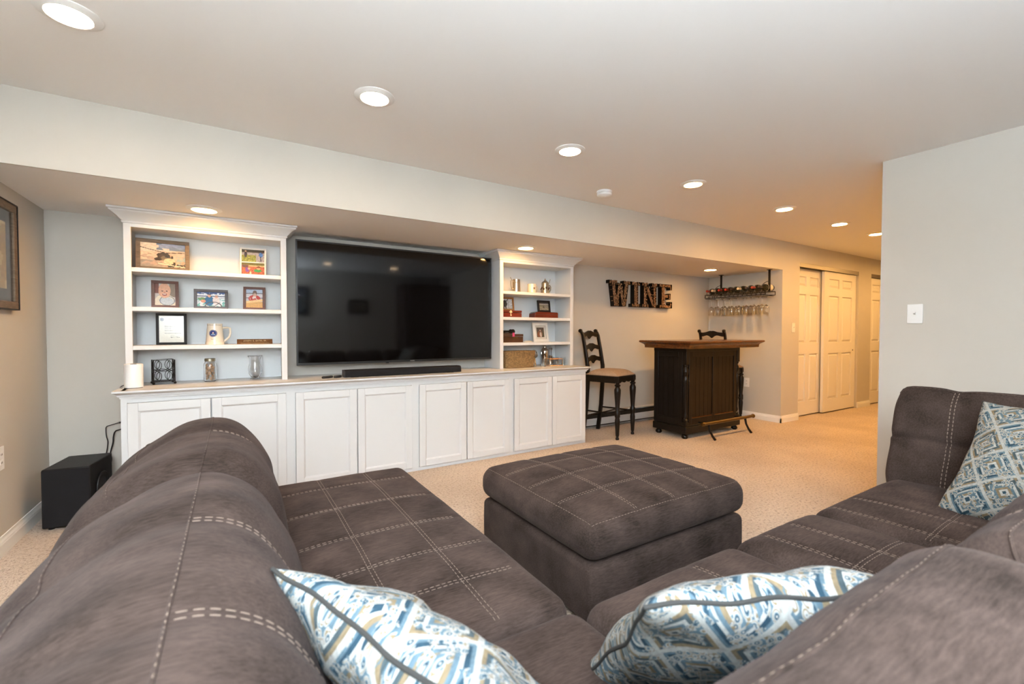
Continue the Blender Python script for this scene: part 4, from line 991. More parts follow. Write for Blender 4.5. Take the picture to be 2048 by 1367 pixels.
# top with moulded edge
TX_0, TX_1, TY_0, TY_1 = 3.955, 5.32, 2.935, 3.62
def slab(prof, x0, x1, y0, y1, cut=.05):
    V = []; F = []
    for o, z in prof:
        V += [(x0+o, y0+o, z), (x1-o, y0+o, z), (x1-o, y1-o, z), (x0+o, y1-o, z)]
    for k in range(len(prof)-1):
        for i in range(4): F.append((k*4+i, k*4+(i+1) % 4, k*4+4+(i+1) % 4, k*4+4+i))
    F += [(3, 2, 1, 0), tuple(len(V)-4+i for i in range(4))]
    return MB().add(V, F)
slab([(.045, .972), (.045, .985), (.043, 1.002), (.034, 1.014), (.020, 1.022), (.016, 1.026), (.006, 1.030), (.0, 1.038), (.0, 1.046), (.006, 1.053), (.022, 1.056)], TX_0, TX_1, TY_0, TY_1).build('bar_top', 'barwood', br, smooth=True)
# foot rail on bracket legs
ry, rz = 2.955, .175
MB().tube([(4.21, ry, rz), (5.12, ry, rz)], .018, 14).build('foot_rail', 'brass', br, smooth=True)
for x_ in (4.205, 5.125): MB().lathe([(0, -.02), (.017, -.018), (.024, -.006), (.024, .006), (.017, .018), (0, .02)], (x_, ry, rz), 16, axis=0).build('rail_finial', 'brass', br, smooth=True)
for x_ in (4.30, 4.97):
    MB().tube([(x_, ry+.01, rz), (x_, BY0-.004, rz-.01)], .010, 8).build('rail_bracket', 'iron', br)
    MB().tube([(x_, ry, rz-.016), (x_+.002, ry-.012, .10), (x_+.012, ry-.035, .045), (x_+.028, ry-.06, .002)], [.013, .011, .012, .014], 8).build('rail_leg', 'iron', br, smooth=True)

# ---- bar stools: seat at +z, front towards local -y
def make_stool():
    t = thing('bar_stool', 'black ladder-back bar stool with tan cushion, left of the bar', 'bar stool', group='black ladder-back bar stools')
    sw, sd, sh_ = .20, .205, .665
    leg = [(0, .0), (.013, .0), (.015, .012), (.010, .030), (.014, .045), (.017, .11), (.021, .20), (.017, .235), (.0215, .245), (.0215, .30), (.016, .315), (.018, .36), (.026, .50), (.0265, .535), (.016, .565), (.024, .575), (.024, .585), (.014, .595), (.018, .606), (.018, .615)]
    for sx in (-1, 1):
        lg = MB().lathe([(r_*1.32, z_) for r_, z_ in leg], (sx*(sw-.022), -sd+.022, 0), 16).build('leg', 'blackwood', t, smooth=True, local=True)
        MB().box(sx*(sw-.022)-.024, sx*(sw-.022)+.024, -sd-.002, -sd+.046, .612, sh_).build('leg_block', 'blackwood', lg, local=True, bevel=.002)
    # back legs run up into the back posts, raked backwards
    for sx in (-1, 1):
        x = sx*(sw-.035)
        P = [(x, sd+.045, 0), (x, sd+.005, .30), (x, sd-.015, .62), (x, sd-.012, .76), (x, sd+.02, .95), (x, sd+.052, 1.11), (x, sd+.075, 1.155)]
        W = [.021, .020, .021, .020, .018, .017, .017]
        V = []; F = []
        for (a, b_, c), w_ in zip(P, W): V += [(a-w_*.8, b_-w_, c), (a+w_*.8, b_-w_, c), (a+w_*.8, b_+w_, c), (a-w_*.8, b_+w_, c)]
        for k in range(len(P)-1):
            for i in range(4): F.append((k*4+i, k*4+(i+1) % 4, k*4+4+(i+1) % 4, k*4+4+i))
        F += [(3, 2, 1, 0), tuple(len(V)-4+i for i in range(4))]
        pt = MB().add(V, F).build('back_post', 'blackwood', t, local=True, bevel=.004)
        MB().lathe([(0, -.016), (.020, -.014), (.023, 0), (.020, .014), (0, .016)], (x, sd+.085, 1.16), 14, axis=0).build('scroll_top', 'blackwood', pt, smooth=True, local=True)
    # three shaped slats
    for zc, yc in ((.835, sd+.002), (.97, sd+.025), (1.115, sd+.055)):
        top = []; bot = []; wx = sw-.045
        for i in range(25):
            u = -1+2*i/24
            top.append((u*wx, zc+.026+.026*math.exp(-(u/.42)**2)-.006*math.exp(-(u/.08)**2)))
            bot.append((u*wx, zc-.028+.016*math.exp(-((abs(u)-.45)/.28)**2)-.020*math.exp(-(u/.14)**2)))
        n = 25; V = []; F = []
        for i in range(n):
            u = -1+2*i/24; by = yc+.018*(1-u*u)
            V += [(top[i][0], by-.008, top[i][1]), (bot[i][0], by-.008-.004, bot[i][1]), (bot[i][0], by+.008-.004, bot[i][1]), (top[i][0], by+.008, top[i][1])]
        for i in range(n-1):
            for k in range(4): F.append((i*4+k, i*4+(k+1) % 4, i*4+4+(k+1) % 4, i*4+4+k))
        F += [(0, 1, 2, 3), tuple(len(V)-1-i for i in range(4))]
        MB().add(V, F).build('back_slat', 'blackwood', t, smooth=True, local=True)
    # seat apron with a scalloped front, stretchers, cushion
    for x_ in (-sw+.012, sw-.028): MB().box(x_, x_+.016, -sd+.04, sd-.03, .60, sh_-.002).build('apron', 'blackwood', t, local=True)
    pts_ = [(-sw+.045, sh_-.002)]+[(u*(sw-.045), .625-.022*abs(math.sin(u*PI*1.5))) for u in [-1+2*i/24 for i in range(25)]]+[(sw-.045, sh_-.002)]
    MB().prism(pts_, -sd+.004, -sd+.02, 1).build('apron', 'blackwood', t, local=True)
    MB().box(-sw+.05, sw-.05, sd-.03, sd-.014, .60, sh_-.002).build('apron', 'blackwood', t, local=True)
    MB().box(-sw, sw, -sd, sd-.005, sh_-.001, sh_+.012).build('seat_board', 'blackwood', t, local=True, bevel=.004)
    for sx in (-1, 1): MB().tube([(sx*(sw-.022), -sd+.03, .27), (sx*(sw-.035), sd+.005, .27)], .009, 8).build('stretcher', 'blackwood', t, local=True)
    MB().tube([(-(sw-.03), 0, .27), (sw-.03, 0, .27)], .009, 8).build('stretcher', 'blackwood', t, local=True)
    MB().tube([(-(sw-.035), sd+.02, .20), (sw-.035, sd+.02, .20)], .009, 8).build('stretcher', 'blackwood', t, local=True)
    def cush(u, v):
        x, y = -1+2*u, -1+2*v
        e = max(abs(x), abs(y)); z = sh_+.018+.055*(1-abs(x)**5)*(1-abs(y)**5)
        return ((sw+.006)*x*(1-.02*y*y), (sd-.004)*y*(1-.02*x*x)-.004, z)
    mb = MB().grid(20, 20, cush)
    def side(u, v):
        a = u*4; k = int(a) % 4; f_ = a-int(a)
        q = [(f_, 0), (1, f_), (1-f_, 1), (0, 1-f_)][k]; p = cush(*q); return (p[0]*(1-.02*v), p[1]*(1-.02*v), p[2]-.008*v)
    mb.grid(80, 1, side)
    mb.build('cushion', 'seatcloth', t, smooth='all', local=True, weld=True)
    return t
st1 = make_stool(); st1.location = (3.58, 3.69, 0); st1.rotation_euler.z = .30
st2 = copy_tree(st1); st2.location = (5.61, 3.675, 0); st2.rotation_euler.z = 1.70
st2['label'] = 'black ladder-back bar stool mostly hidden behind the bar'

# ---- baseboard heater along the alcove wall
hx0, hx1 = 3.13, 5.84
hh = thing('baseboard_heater', 'long low enamelled baseboard heater along the alcove wall', 'heater', ((hx0+hx1)/2, YB-.03, 0))
MB().prism([(YB-.002, .02), (YB-.012, .02), (YB-.012, .17), (YB-.055, .185), (YB-.055, .192), (YB-.002, .20)], hx0, hx1, 0).build('back_and_hood', 'heater', hh)
MB().prism([(YB-.062, .045), (YB-.058, .045), (YB-.058, .118), (YB-.062, .125), (YB-.066, .118)], hx0, hx1, 0).build('front_cover', 'heater', hh)
MB().box(hx0+.01, hx1-.01, YB-.050, YB-.014, .03, .165).build('fin_tube', 'dark', hh)
MB().box(hx0-.01, hx0, YB-.068, YB-.002, .0, .20).build('end_cap', 'heater', hh)
MB().box(hx1, hx1+.01, YB-.068, YB-.002, .0, .20).build('end_cap', 'heater', hh)

# ---- wall plates
def wallplate(name, label, cat, c, nrm, w, h, kind):
    n = Vector(nrm); u = Vector((0, 0, 1)); r = u.cross(n)
    t = thing(name, label, cat, c)
    ax = (r, n, u); c = Vector(c)
    MB().obox(c+n*.003, ax, w/2, .003, h/2).build('plate', 'white', t, bevel=.0015)
    if kind == 'switch':
        MB().obox(c+n*.0065, ax, .006, .001, .013).build('toggle_slot', 'trim', t)
        MB().obox(c+n*.012+u*.004, (r, (n*.9+u*.43).normalized(), (u*.9-n*.43).normalized()), .0045, .008, .005).build('toggle', 'white', t)
    else:
        for s_ in (-1, 1):
            o = MB().obox(c+n*.0068+u*s_*.021, ax, .016, .0012, .0145).build('socket', 'white', t, bevel=.001)
            for q in (-1, 1): MB().obox(c+n*.0082+u*s_*.021+r*q*.006, ax, .0013, .0006, .005).build('slot', 'dark', o)
wallplate('light_switch', 'white light switch on the near right wall', 'light switch', (XR, 1.095, 1.267), (-1, 0, 0), .079, .122, 'switch')
wallplate('light_switch', 'small white light switch between the alcove and closet doors', 'light switch', (6.145, YS, 1.205), (0, -1, 0), .075, .12, 'switch')
wallplate('power_outlet', 'white power outlet on the alcove side wall beside the bar', 'outlet', (XA, 3.475, .473), (-1, 0, 0), .075, .12, 'outlet')
wallplate('power_outlet', 'white power outlet on the left wall at the picture edge', 'outlet', (XL, 3.335, .495), (1, 0, 0), .075, .12, 'outlet')
wallplate('power_outlet', 'white power outlet behind the left end of the cabinets', 'outlet', (-.615, YB, .50), (0, -1, 0), .075, .12, 'outlet')

# ---- framed picture on the left wall
def wall_frame(label, c, nrm, w, h, bw, fm, matm, mw, fn):
    n = Vector(nrm); u = Vector((0, 0, 1)); r = u.cross(n); c = Vector(c)
    t = thing('wall_picture', label, 'picture', c)
    ax = (r, n, u)
    for s_ in (-1, 1):
        MB().obox(c+n*.015+u*s_*(h/2-bw/2), ax, w/2, .013, bw/2).build('frame_rail', fm, t, bevel=.003)
        MB().obox(c+n*.015+r*s_*(w/2-bw/2), ax, bw/2, .013, h/2-bw).build('frame_rail', fm, t, bevel=.003)
    for s_ in (-1, 1):
        MB().obox(c+n*.017+u*s_*(h/2+.002), ax, w/2+.004, .015, .003).build('outer_edge', 'iron', t)
        MB().obox(c+n*.017+r*s_*(w/2+.002), ax, .003, .015, h/2).build('outer_edge', 'iron', t)
    MB().obox(c+n*.008, ax, w/2-bw, .006, h/2-bw).build('mat_board', matm, t)
    q = bw+mw
    print_mesh('print', t, fn, 24, 24, lambda a, b_: c+n*.0145+r*((a-.5)*(w-2*q))+u*((b_-.5)*(h-2*q)), local=False)
    MB().obox(c+n*.019, ax, w/2-bw, .0006, h/2-bw).build('glass_pane', 'pane', t)
wall_frame('framed picture with navy mat in a weathered frame on the left wall', (XL, 3.21, 1.548), (1, 0, 0), .64, .56, .040, 'greywood', 'navy', .065, P_ART)
wall_frame('small dark picture on the rear wall, mirrored in the television', (2.05, YR, 1.62), (0, 1, 0), .36, .27, .03, 'blackframe', 'navy', .03, P_SCENE)
wall_frame('tall blue picture on the rear wall, mirrored at the television edge', (1.0, YR, 1.70), (0, 1, 0), .36, .52, .03, 'blackframe', 'navy', .05, P_COUPLE)

# dark cabinet in the rear corner, seen only as a reflection
ar = thing('tall_cabinet', 'tall dark brown cabinet in the rear corner, mirrored in the television', 'cabinet', (3.24, -.9, 0))
MB().box(2.80, 3.69, -1.17, -.66, .06, 2.02).build('carcass', 'mahog', ar, bevel=.004)
for a, c in ((2.815, 3.242), (3.248, 3.675)):
    d = MB().box(a, c, -.66, -.64, .10, 1.98).build('door', 'mahog', ar, bevel=.004)
    MB().box(a+.07, c-.07, -.64, -.634, .18, 1.90).build('panel', 'mahog', d, bevel=.003)
    MB().lathe([(0, 0), (.012, 0), (.014, .012), (0, .018)], (c-.03 if a < 3 else a+.03, -.64, 1.05), 12, axis=1).build('knob', 'brass', d, smooth=True)
MB().box(2.79, 3.70, -1.18, -.63, 2.02, 2.06).build('cornice', 'mahog', ar, bevel=.006)
MB().box(2.83, 3.66, -1.15, -.69, 0, .06).build('plinth', 'mahog', ar)

# ---- subwoofer and cables at the left end of the cabinets
sw_ = thing('subwoofer', 'black box subwoofer on the carpet in the left corner', 'subwoofer', (-.815, 3.735, 0), (0, 0, -.13))
MB().box(-.108, .108, -.165, .165, .014, .355).build('box', 'subbox', sw_, local=True, bevel=.006)
MB().box(-.106, .106, -.171, -.166, .02, .35).build('front_grille', 'blackcloth', sw_, local=True, bevel=.003)
MB().lathe([(.085, 0), (.088, .004), (.078, .006), (.070, .002), (.035, -.012), (.02, -.004), (0, .002)], (.109, 0, .19), 32, axis=0).build('driver', 'black', sw_, smooth=True, local=True)
MB().tube([(.113, .083*math.cos(2*PI*i/36), .19+.083*math.sin(2*PI*i/36)) for i in range(36)], .005, 8, closed=True).build('driver_ring', 'black', sw_, smooth=True, local=True)
for a in (-.08, .08):
    for b_ in (-.13, .13): MB().lathe([(0, 0), (.014, 0), (.016, .014), (0, .014)], (a, b_, 0), 12).build('foot', 'black', sw_, local=True)
def spl(P, n=10):
    P = [Vector(p) for p in P]; out = []
    Q = [P[0]*2-P[1]]+P+[P[-1]*2-P[-2]]
    for i in range(1, len(Q)-2):
        for k in range(n):
            t = k/n; a, b_, c, d = Q[i-1], Q[i], Q[i+1], Q[i+2]
            out.append(.5*((2*b_)+(c-a)*t+(2*a-5*b_+4*c-d)*t*t+(3*b_-a-3*c+d)*t**3))
    return out+[P[-1]]
yq = YB-.03
pa = thing('power_adapter', 'black power adapter plugged in behind the cabinets', 'power adapter', (-.62, yq, .505))
MB().box(-.655, -.605, YB-.050, YB-.010, .508, .545).build('housing', 'black', pa, bevel=.004)
MB().tube([(-.655, yq, .526), (-.672, yq, .525)], .006, 8).build('strain_relief', 'black', pa)
def pxy(u, v): p = at(u, v, 1, yq); return (p.x, yq, p.z)
tag(MB().tube(spl([(-.672, yq, .525), pxy(222, 849.5), pxy(213, 853), pxy(212, 862), pxy(213, 872), pxy(216, 884), pxy(213.5, 902), pxy(211, 912), (-.70, 3.93, .30), (-.71, 3.93, .2)]), .0032, 6).build('thin_cable', 'black', smooth=True), 'thin black cable from the adapter to the subwoofer', 'cable')
tag(MB().tube(spl([(-.60, YB-.012, .485), pxy(238, 859), pxy(230, 863), pxy(227, 873), pxy(226, 885), pxy(221, 905), pxy(223, 918), pxy(219, 938), pxy(218, 950), (-.665, 3.98, .03), (-.69, 3.92, .006)]), .0045, 6).build('electrical_cable', 'black', smooth=True), 'thick black power cord hanging behind the subwoofer', 'cord')
tag(MB().tube(spl([(-.59, 3.74, .808), (-.612, 3.76, .798), (-.626, 3.80, .78), (-.622, 3.86, .74), (-.607, 3.94, .70), (-.618, 3.99, .66), (-.606, 4.0, .62), (-.612, 4.02, .57), (-.606, 4.02, .55)]), .0022, 6).build('loose_cable', 'black', smooth=True), 'thin dark cord of the white speaker at the cabinet end', 'cord')
# ================================================================ sectional sofa
def smooth_step(x): x = max(0, min(1, x)); return x*x*(3-2*x)
def cushion(name, parent, b, r=.05, crown=.02, bulge=.01, sx=(), sy=(), nx=40, ny=40, nz=8, seed=0, groove=.006, wr=.003, m='sofa'):
    """puffy rounded box with stitched grooves on the top; returns the top height function"""
    x0, x1, y0, y1, z0, z1 = b
    cx, cy = (x0+x1)/2, (y0+y1)/2; hx, hy = (x1-x0)/2, (y1-y0)/2
    rz = min(r, (z1-z0)/2.05)
    def shape(p):
        p = Vector(p)
        q = Vector((max(x0+r, min(x1-r, p.x)), max(y0+r, min(y1-r, p.y)), max(z0+rz, min(z1-rz, p.z))))
        d = p-q; e = Vector((d.x/r, d.y/r, d.z/rz)); L_ = e.length
        if L_ > 1e-9:
            e /= L_; p = q+Vector((e.x*r, e.y*r, e.z*rz))
        u, v = (p.x-cx)/hx, (p.y-cy)/hy
        k = max(0, min(1, (p.z-z0)/(z1-z0)))
        dome = (1-min(1, abs(u))**2.6)*(1-min(1, abs(v))**2.6)
        g = 0
        for s in sx: g += math.exp(-((p.x-s)/.014)**2)
        for s in sy: g += math.exp(-((p.y-s)/.014)**2)
        n = noise.noise(Vector((p.x*6+seed, p.y*6, p.z*6)))*wr
        top = smooth_step((k-.55)/.45)
        p.z += top*(crown*dome-groove*min(1, g)*smooth_step(dome*3)+n)
        mid = 1-(2*k-1)**2
        p.x += u*abs(u)**3*bulge*mid*(1-.6*abs(v)**4); p.y += v*abs(v)**3*bulge*mid*(1-.6*abs(u)**4)
        return p
    def sub(a, b_, n, rr):
        # finer near the rounded edges
        out = [a, a+rr*.2, a+rr*.45, a+rr*.75]+[a+rr+(b_-a-2*rr)*i/n for i in range(n+1)]+[b_-rr*.75, b_-rr*.45, b_-rr*.2, b_]
        return out
    xs, ys, zs = sub(x0, x1, nx, r), sub(y0, y1, ny, r), sub(z0, z1, nz, rz)
    mb = MB()
    def face(A, B, f):
        V = [shape(f(a, b_)) for b_ in B for a in A]; n = len(A)
        mb.add(V, [(j*n+i, j*n+i+1, (j+1)*n+i+1, (j+1)*n+i) for j in range(len(B)-1) for i in range(n-1)])
    face(xs, ys, lambda a, b_: (a, b_, z1)); face(xs, ys, lambda a, b_: (a, b_, z0))
    face(xs, zs, lambda a, b_: (a, y0, b_)); face(xs, zs, lambda a, b_: (a, y1, b_))
    face(ys, zs, lambda a, b_: (x0, a, b_)); face(ys, zs, lambda a, b_: (x1, a, b_))
    o = mb.build(name, m, parent, smooth='all', weld=True)
    return o, lambda x, y: shape((x, y, z1))
def stitches(parent, path, r=.0010, dash=.011, gap=.006, name='stitching'):
    """short raised thread dashes along a polyline of points"""
    mb = MB(); P = [Vector(p) for p in path]; pos = 0; i = 0
    L_ = [0]
    for a, b_ in zip(P, P[1:]): L_.append(L_[-1]+(b_-a).length)
    def pt(s):
        s = max(0, min(L_[-1], s)); k = 0
        while k < len(L_)-2 and L_[k+1] < s: k += 1
        d = L_[k+1]-L_[k]; return P[k]+(P[k+1]-P[k])*((s-L_[k])/d if d > 1e-9 else 0)
    s = 0
    while s+dash < L_[-1]:
        a, mi, c = pt(s), pt(s+dash/2), pt(s+dash); mb.tube([a, mi, c], [r*.7, r, r*.7], 5); s += dash+gap
    if mb.v: mb.build(name, 'stitch', parent)
def double_seam(parent, fn, a, b_, n=60, off=.006, axis='x', at_=0.0, lift=.0012):
    for s in (-off, off):
        path = []
        for i in range(n+1):
            t = a+(b_-a)*i/n
            p = fn(at_+s, t) if axis == 'x' else fn(t, at_+s)
            path.append(p+Vector((0, 0, lift)))
        stitches(parent, path)
def back_roll(name, parent, prof, a0, a1, axis, seed=0, endr=.10, lump=.006, tuft=(), crest=None, n=44, seams=(), cross=(), endpow=2.4, m='sofa', flat=True, tr=.0010, endb=None, qmin=.45):
    """upholstered back swept along an axis; prof = closed list of (offset, z); ends rounded"""
    N = 56
    P = [Vector((p[0], p[1])) for p in prof]; k = len(P); S = []
    for i in range(k):
        a, b_, c, d = P[i-1], P[i], P[(i+1) % k], P[(i+2) % k]
        for j in range(8):
            t = j/8; S.append(.5*((2*b_)+(c-a)*t+(2*a-5*b_+4*c-d)*t*t+(3*b_-a-3*c+d)*t**3))
    S0 = S
    cen = Vector((sum(p.x for p in S)/len(S), sum(p.y for p in S)/len(S)))
    ns = len(S)
    def point(i, t):
        s = a0+(a1-a0)*t
        dist = max(0.0, min(s-a0, a1-s)); q = 1.0
        er = endb if (endb and a1-s < s-a0) else endr
        if dist < er: q = (1-(1-dist/er)**endpow)**(1/endpow)
        q = qmin+(1-qmin)*q
        p = cen+(S[i % ns]-cen)*q
        zz = S[i % ns].y
        if flat and zz < .45: p = Vector((S[i % ns].x, p.y))
        d = (p-cen).normalized()
        w = noise.noise(Vector((s*5+seed, p.x*5, p.y*5)))*lump+noise.noise(Vector((s*17+seed, p.x*9, p.y*9)))*lump*.35
        g = 0
        for tf in tuft: g += math.exp(-((s-tf)/.045)**2)
        up = smooth_step((p.y-.5)/.2)
        hz = 0
        for zc in cross: hz += math.exp(-((p.y-zc)/.014)**2)*.018
        p = p+d*(w-.012*g*up-hz)
        return Vector((p.x, s, p.y)) if axis == 'y' else Vector((s, p.x, p.y))
    ts = [0, .006, .014, .026, .045, .07]+[.10+.8*i/n for i in range(n+1)]+[.93, .955, .974, .986, .994, 1]
    V = [point(i, t) for t in ts for i in range(ns)]
    F = [(j*ns+i, j*ns+(i+1) % ns, (j+1)*ns+(i+1) % ns, (j+1)*ns+i) for j in range(len(ts)-1) for i in range(ns)]
    F += [tuple(range(ns-1, -1, -1)), tuple((len(ts)-1)*ns+i for i in range(ns))]
    o = MB().add(V, F).build(name, m, parent, smooth='all')
    for (idx, off) in seams:
        i = idx*8+off
        path = [point(i, t) + ((point(i, t)-Vector((cen.x, 0, cen.y)) if axis == 'y' else point(i, t)-Vector((0, cen.x, cen.y))) * 0) for t in [.01+.98*q/90 for q in range(91)]]
        nrm = (S[i % ns]-cen).normalized()*.0012
        path = [p+(Vector((nrm.x, 0, nrm.y)) if axis == 'y' else Vector((0, nrm.x, nrm.y))) for p in path]
        stitches(o, path, r=.0015, dash=.012, gap=.004)
        rb = [p-(Vector((nrm.x, 0, nrm.y)) if axis == 'y' else Vector((0, nrm.x, nrm.y)))*1.2 for p in path]
        MB().tube(rb, .0028, 6).build('welt', m, o, smooth='all')
    for tf in tuft:
        for dd in (-.007, .007):
            t = (tf+dd-a0)/(a1-a0)
            i0, i1 = (crest if crest else (8, 40))
            path = []
            for q in range(41):
                ii = i0+(i1-i0)*q/40; lo = int(ii); fr_ = ii-lo
                p = point(lo, t).lerp(point(lo+1, t), fr_); c2 = (S[lo % ns]-cen).normalized()*.0014
                path.append(p+(Vector((c2.x, 0, c2.y)) if axis == 'y' else Vector((0, c2.x, c2.y))))
            stitches(o, path, r=tr, dash=.012, gap=.006)
    return o, point

SZ0, SZ1 = .29, .455
# ---- left chaise with its corner
ch = thing('sectional_sofa', 'large brown stitched sectional sofa wrapping around the ottoman', 'sofa', (1.3, .6, 0))
MB().box(-.40, .735, .30, 2.255, .03, .29).build('base', 'sofa', ch, bevel=.02)
MB().box(-.40, .735, -.28, .30, .03, .29).build('corner_base', 'sofa', ch, bevel=.02)
for x_, y_ in ((-.36, -.24), (.67, -.24), (-.36, 2.2), (.67, 2.2)): MB().box(x_-.03, x_+.03, y_-.03, y_+.03, 0, .03).build('foot', 'black', ch)
yc = (2.09, 1.81, 1.53, 1.31, 1.12)
o, f = cushion('seat_cushion', ch, (.06, .746, .902, 2.29, SZ0, SZ1), r=.048, crown=.022, sx=(.328, .535), sy=yc, nx=52, ny=96, seed=1)
for s in (.328, .535): double_seam(o, f, .93, 2.26, 90, axis='x', at_=s)
for s in yc: double_seam(o, f, .10, .70, 50, axis='y', at_=s)
o, f = cushion('corner_cushion', ch, (.06, .746, .21, .896, SZ0, SZ1-.004), r=.052, crown=.02, nx=36, ny=36, seed=2)
LP = [(.150, .40), (.140, .52), (.115, .64), (.062, .745), (.0, .798), (-.07, .815), (-.17, .798), (-.28, .735), (-.375, .635), (-.435, .49), (-.44, .34), (-.42, .22), (-.20, .20), (.08, .26)]
back_roll('back_cushion', ch, LP, 1.445, 2.27, 'y', seed=3, endb=.22, endr=.13, qmin=.55, tuft=(1.87,), crest=(6, 40), lump=.010, seams=((5, 0), (7, 0)))
back_roll('back_cushion', ch, LP, .30, 1.50, 'y', seed=9, endb=.34, qmin=.60, endpow=2.0, endr=.13, tuft=(1.0, .67), crest=(6, 40), lump=.010, seams=((5, 0), (7, 0)))
RP = [(.285, .40), (.305, .54), (.295, .66), (.262, .765), (.20, .832), (.12, .845), (.02, .825), (-.09, .765), (-.18, .66), (-.25, .52), (-.28, .36), (-.28, .22), (-.05, .20), (.2, .26)]
RPN = [(.30, .40), (.32, .54), (.318, .66), (.292, .765), (.235, .830), (.15, .845)]+RP[6:]
back_roll('back_cushion', ch, RPN, .06, .955, 'x', seed=15, endr=.09, tuft=(), seams=((4, 2),))
# ---- two armless seats and the right-hand end
def armless(x0, x1, bx0, bx1, label, seams, seed):
    t = ch
    MB().box(x0+.004, x1-.004, -.28, .86, .03, .29).build('base', 'sofa', t, bevel=.02)
    for x_ in (x0+.06, x1-.06):
        for y_ in (-.24, .8): MB().box(x_-.03, x_+.03, y_-.03, y_+.03, 0, .03).build('foot', 'black', t)
    o, f = cushion('seat_cushion', t, (x0+.002, x1-.002, .24, .885, SZ0, SZ1), r=.06, crown=.02, sx=seams, sy=(.57,) if len(seams) > 1 else (), nx=40, ny=40, seed=seed)
    for s in seams: double_seam(o, f, .28, .85, 40, axis='x', at_=s)
    if len(seams) > 1: double_seam(o, f, x0+.05, x1-.05, 40, axis='y', at_=.57)
    back_roll('back_cushion', t, RP, bx0, bx1, 'x', seed=seed*3, endr=.09, tuft=((bx0+bx1)/2,), crest=(2, 34), seams=((4, 2),))
    return t
armless(.750, 1.405, .96, 1.54, 'brown armless seat of the sectional beside the chaise', (1.15,), 4)
armless(1.411, 1.925, 1.55, 2.13, 'middle brown armless seat of the sectional', (1.535, 1.70), 5)
en = ch
MB().box(1.935, 2.96, -.28, .85, .03, .29).build('base', 'sofa', en, bevel=.02)
for x_ in (2.0, 2.9):
    for y_ in (-.24, .8): MB().box(x_-.03, x_+.03, y_-.03, y_+.03, 0, .03).build('foot', 'black', en)
o, f = cushion('seat_cushion', en, (1.932, 2.75, .24, .88, SZ0, SZ1), r=.06, crown=.02, sx=(2.00+.02, 2.20), sy=(.535,), nx=44, ny=40, seed=6)
for s in (2.02, 2.20): double_seam(o, f, .28, .85, 40, axis='x', at_=s)
double_seam(o, f, 1.97, 2.68, 40, axis='y', at_=.535)
EP = [(2.66, .42), (2.665, .50), (2.705, .60), (2.715, .655), (2.735, .72), (2.77, .82), (2.83, .880), (2.89, .882), (2.94, .85), (2.965, .74), (2.975, .55), (2.975, .36), (2.97, .22), (2.87, .20), (2.74, .26)]
back_roll('back_cushion', en, EP, -.22, .895, 'y', seed=21, endr=.055, tuft=(.675, .1), flat=False, tr=.0019, crest=(2, 48), seams=((6, 0),), cross=(.655,), lump=.008, endpow=3.2)
back_roll('back_cushion', en, RP, 2.14, 2.66, 'x', seed=30, endr=.07, seams=((4, 2),))

# ---- ottoman
ot = thing('ottoman', 'large square brown ottoman on the carpet', 'ottoman', (1.62, 1.7, 0))
cushion('base', ot, (1.135, 2.125, 1.262, 2.135, .02, .258), r=.03, crown=0, bulge=.004, nx=20, ny=20, wr=.001)
for x_ in (1.2, 2.06):
    for y_ in (1.33, 2.07): MB().box(x_-.03, x_+.03, y_-.03, y_+.03, 0, .03).build('foot', 'black', ot)
ox, oy = (1.40, 1.635, 1.87), (1.93, 1.72, 1.50)
o, f = cushion('top_cushion', ot, (1.125, 2.135, 1.255, 2.145, .262, .425), r=.062, crown=.038, bulge=.010, sx=ox, sy=oy, nx=64, ny=60, seed=8)
for s in ox: double_seam(o, f, 1.29, 2.10, 60, axis='x', at_=s)
for s in oy: double_seam(o, f, 1.16, 2.10, 60, axis='y', at_=s)
# stitched edge line around the top
xa, xb, ya, yb = 1.145, 2.115, 1.275, 2.125; pth = []
for i in range(201):
    t = i/200*4; k = int(t) % 4; u = t-int(t)
    x_, y_ = [(xa+(xb-xa)*u, ya), (xb, ya+(yb-ya)*u), (xb-(xb-xa)*u, yb), (xa, yb-(yb-ya)*u)][k]; pth.append(f(x_, y_)+Vector((0, 0, .001)))
stitches(o, pth, r=.0011)

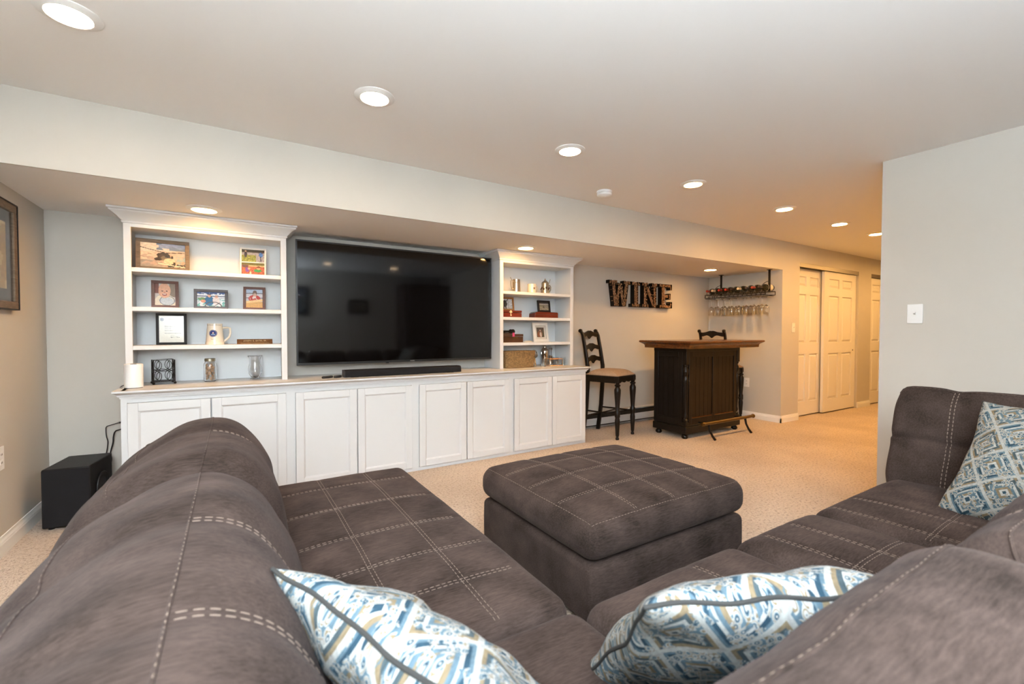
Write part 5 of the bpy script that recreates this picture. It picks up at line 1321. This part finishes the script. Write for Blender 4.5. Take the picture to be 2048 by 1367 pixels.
# ---- patterned pillows
def pillow(label, c, ax, size, thick, m, seed):
    """ax: (right, up, normal) unit vectors of the pillow's plane"""
    t = thing('throw_pillow', label, 'pillow', c, group='blue and tan patterned throw pillows')
    c = Vector(c); r, u, n = ax; N = 48; V = []; F = []; UV = []
    def pt(a, b_, s):
        # pinched sides, pointed corners
        x = a*(1-.10*(1-b_*b_)**1.0*abs(a)**3); y = b_*(1-.10*(1-a*a)*abs(b_)**3)
        h = ((1-a*a)*(1-b_*b_))**.42*thick/2
        w = noise.noise(Vector((a*1.7+seed, b_*1.7, s*3+seed)))*.018*(1-max(abs(a), abs(b_))**4)+noise.noise(Vector((a*4+seed, b_*4, s)))*.006*(1-max(abs(a), abs(b_))**6)
        bend = -.05*(b_ < 0)*b_*b_
        return c+r*(x*size/2)+u*(y*size/2)+n*(s*h+w+.012*noise.noise(Vector((a*2.2, b_*2.2, seed))))
    mb = MB(); q = [math.sin(PI/2*(-1+2*i/N)) for i in range(N+1)]
    for s in (1, -1):
        V = [pt(a, b_, s) for b_ in q for a in q]; k = N+1
        F = [(j*k+i, j*k+i+1, (j+1)*k+i+1, (j+1)*k+i) for j in range(N) for i in range(N)]
        if s < 0: F = [f_[::-1] for f_ in F]
        mb.add(V, F); UV += [((a+1)/2+(3 if s < 0 else 0), (b_+1)/2) for b_ in q for a in q]
    o = mb.build('cover', m, t, smooth='all', fix=False)
    uvl = o.data.uv_layers.new(name='UVMap')
    for lp in o.data.loops: uvl.data[lp.index].uv = UV[lp.vertex_index]
    e = [(a, -1) for a in q]+[(1, b_) for b_ in q[1:]]+[(a, 1) for a in q[::-1][1:]]+[(-1, b_) for b_ in q[::-1][1:-1]]
    MB().tube([pt(a, b_, 0) for a, b_ in e], .0035, 6, closed=True).build('edge_seam', 'pillowseam', t, smooth='all')
    return t
def frame_from(r, lean_dir, lean):
    """right vector r (horizontal); pillow stands on its lower edge, leaning by 'lean' towards lean_dir"""
    r = Vector(r).normalized(); d = Vector(lean_dir); d = (d-r*d.dot(r)).normalized()
    u = (Vector((0, 0, 1))*math.cos(lean)+d*math.sin(lean)).normalized(); return (r, u, r.cross(u))
pillow('patterned pillow leaning on the chaise back, lower left centre', (.285, .635, .585), frame_from((-.34, .94, 0), (-1, -.2, 0), .72), .49, .16, 'pillow', 2)
pillow('patterned pillow leaning on the near sofa back, lower right centre', (.785, .47, .59), frame_from((.90, -.43, 0), (-.3, -1, 0), .76), .52, .14, 'pillow', 6)
pillow('patterned pillow leaning against the right end back', (2.43, .325, .66), frame_from((-.18, -.98, 0), (1, 0, 0), .66), .52, .16, 'pillow2', 11)
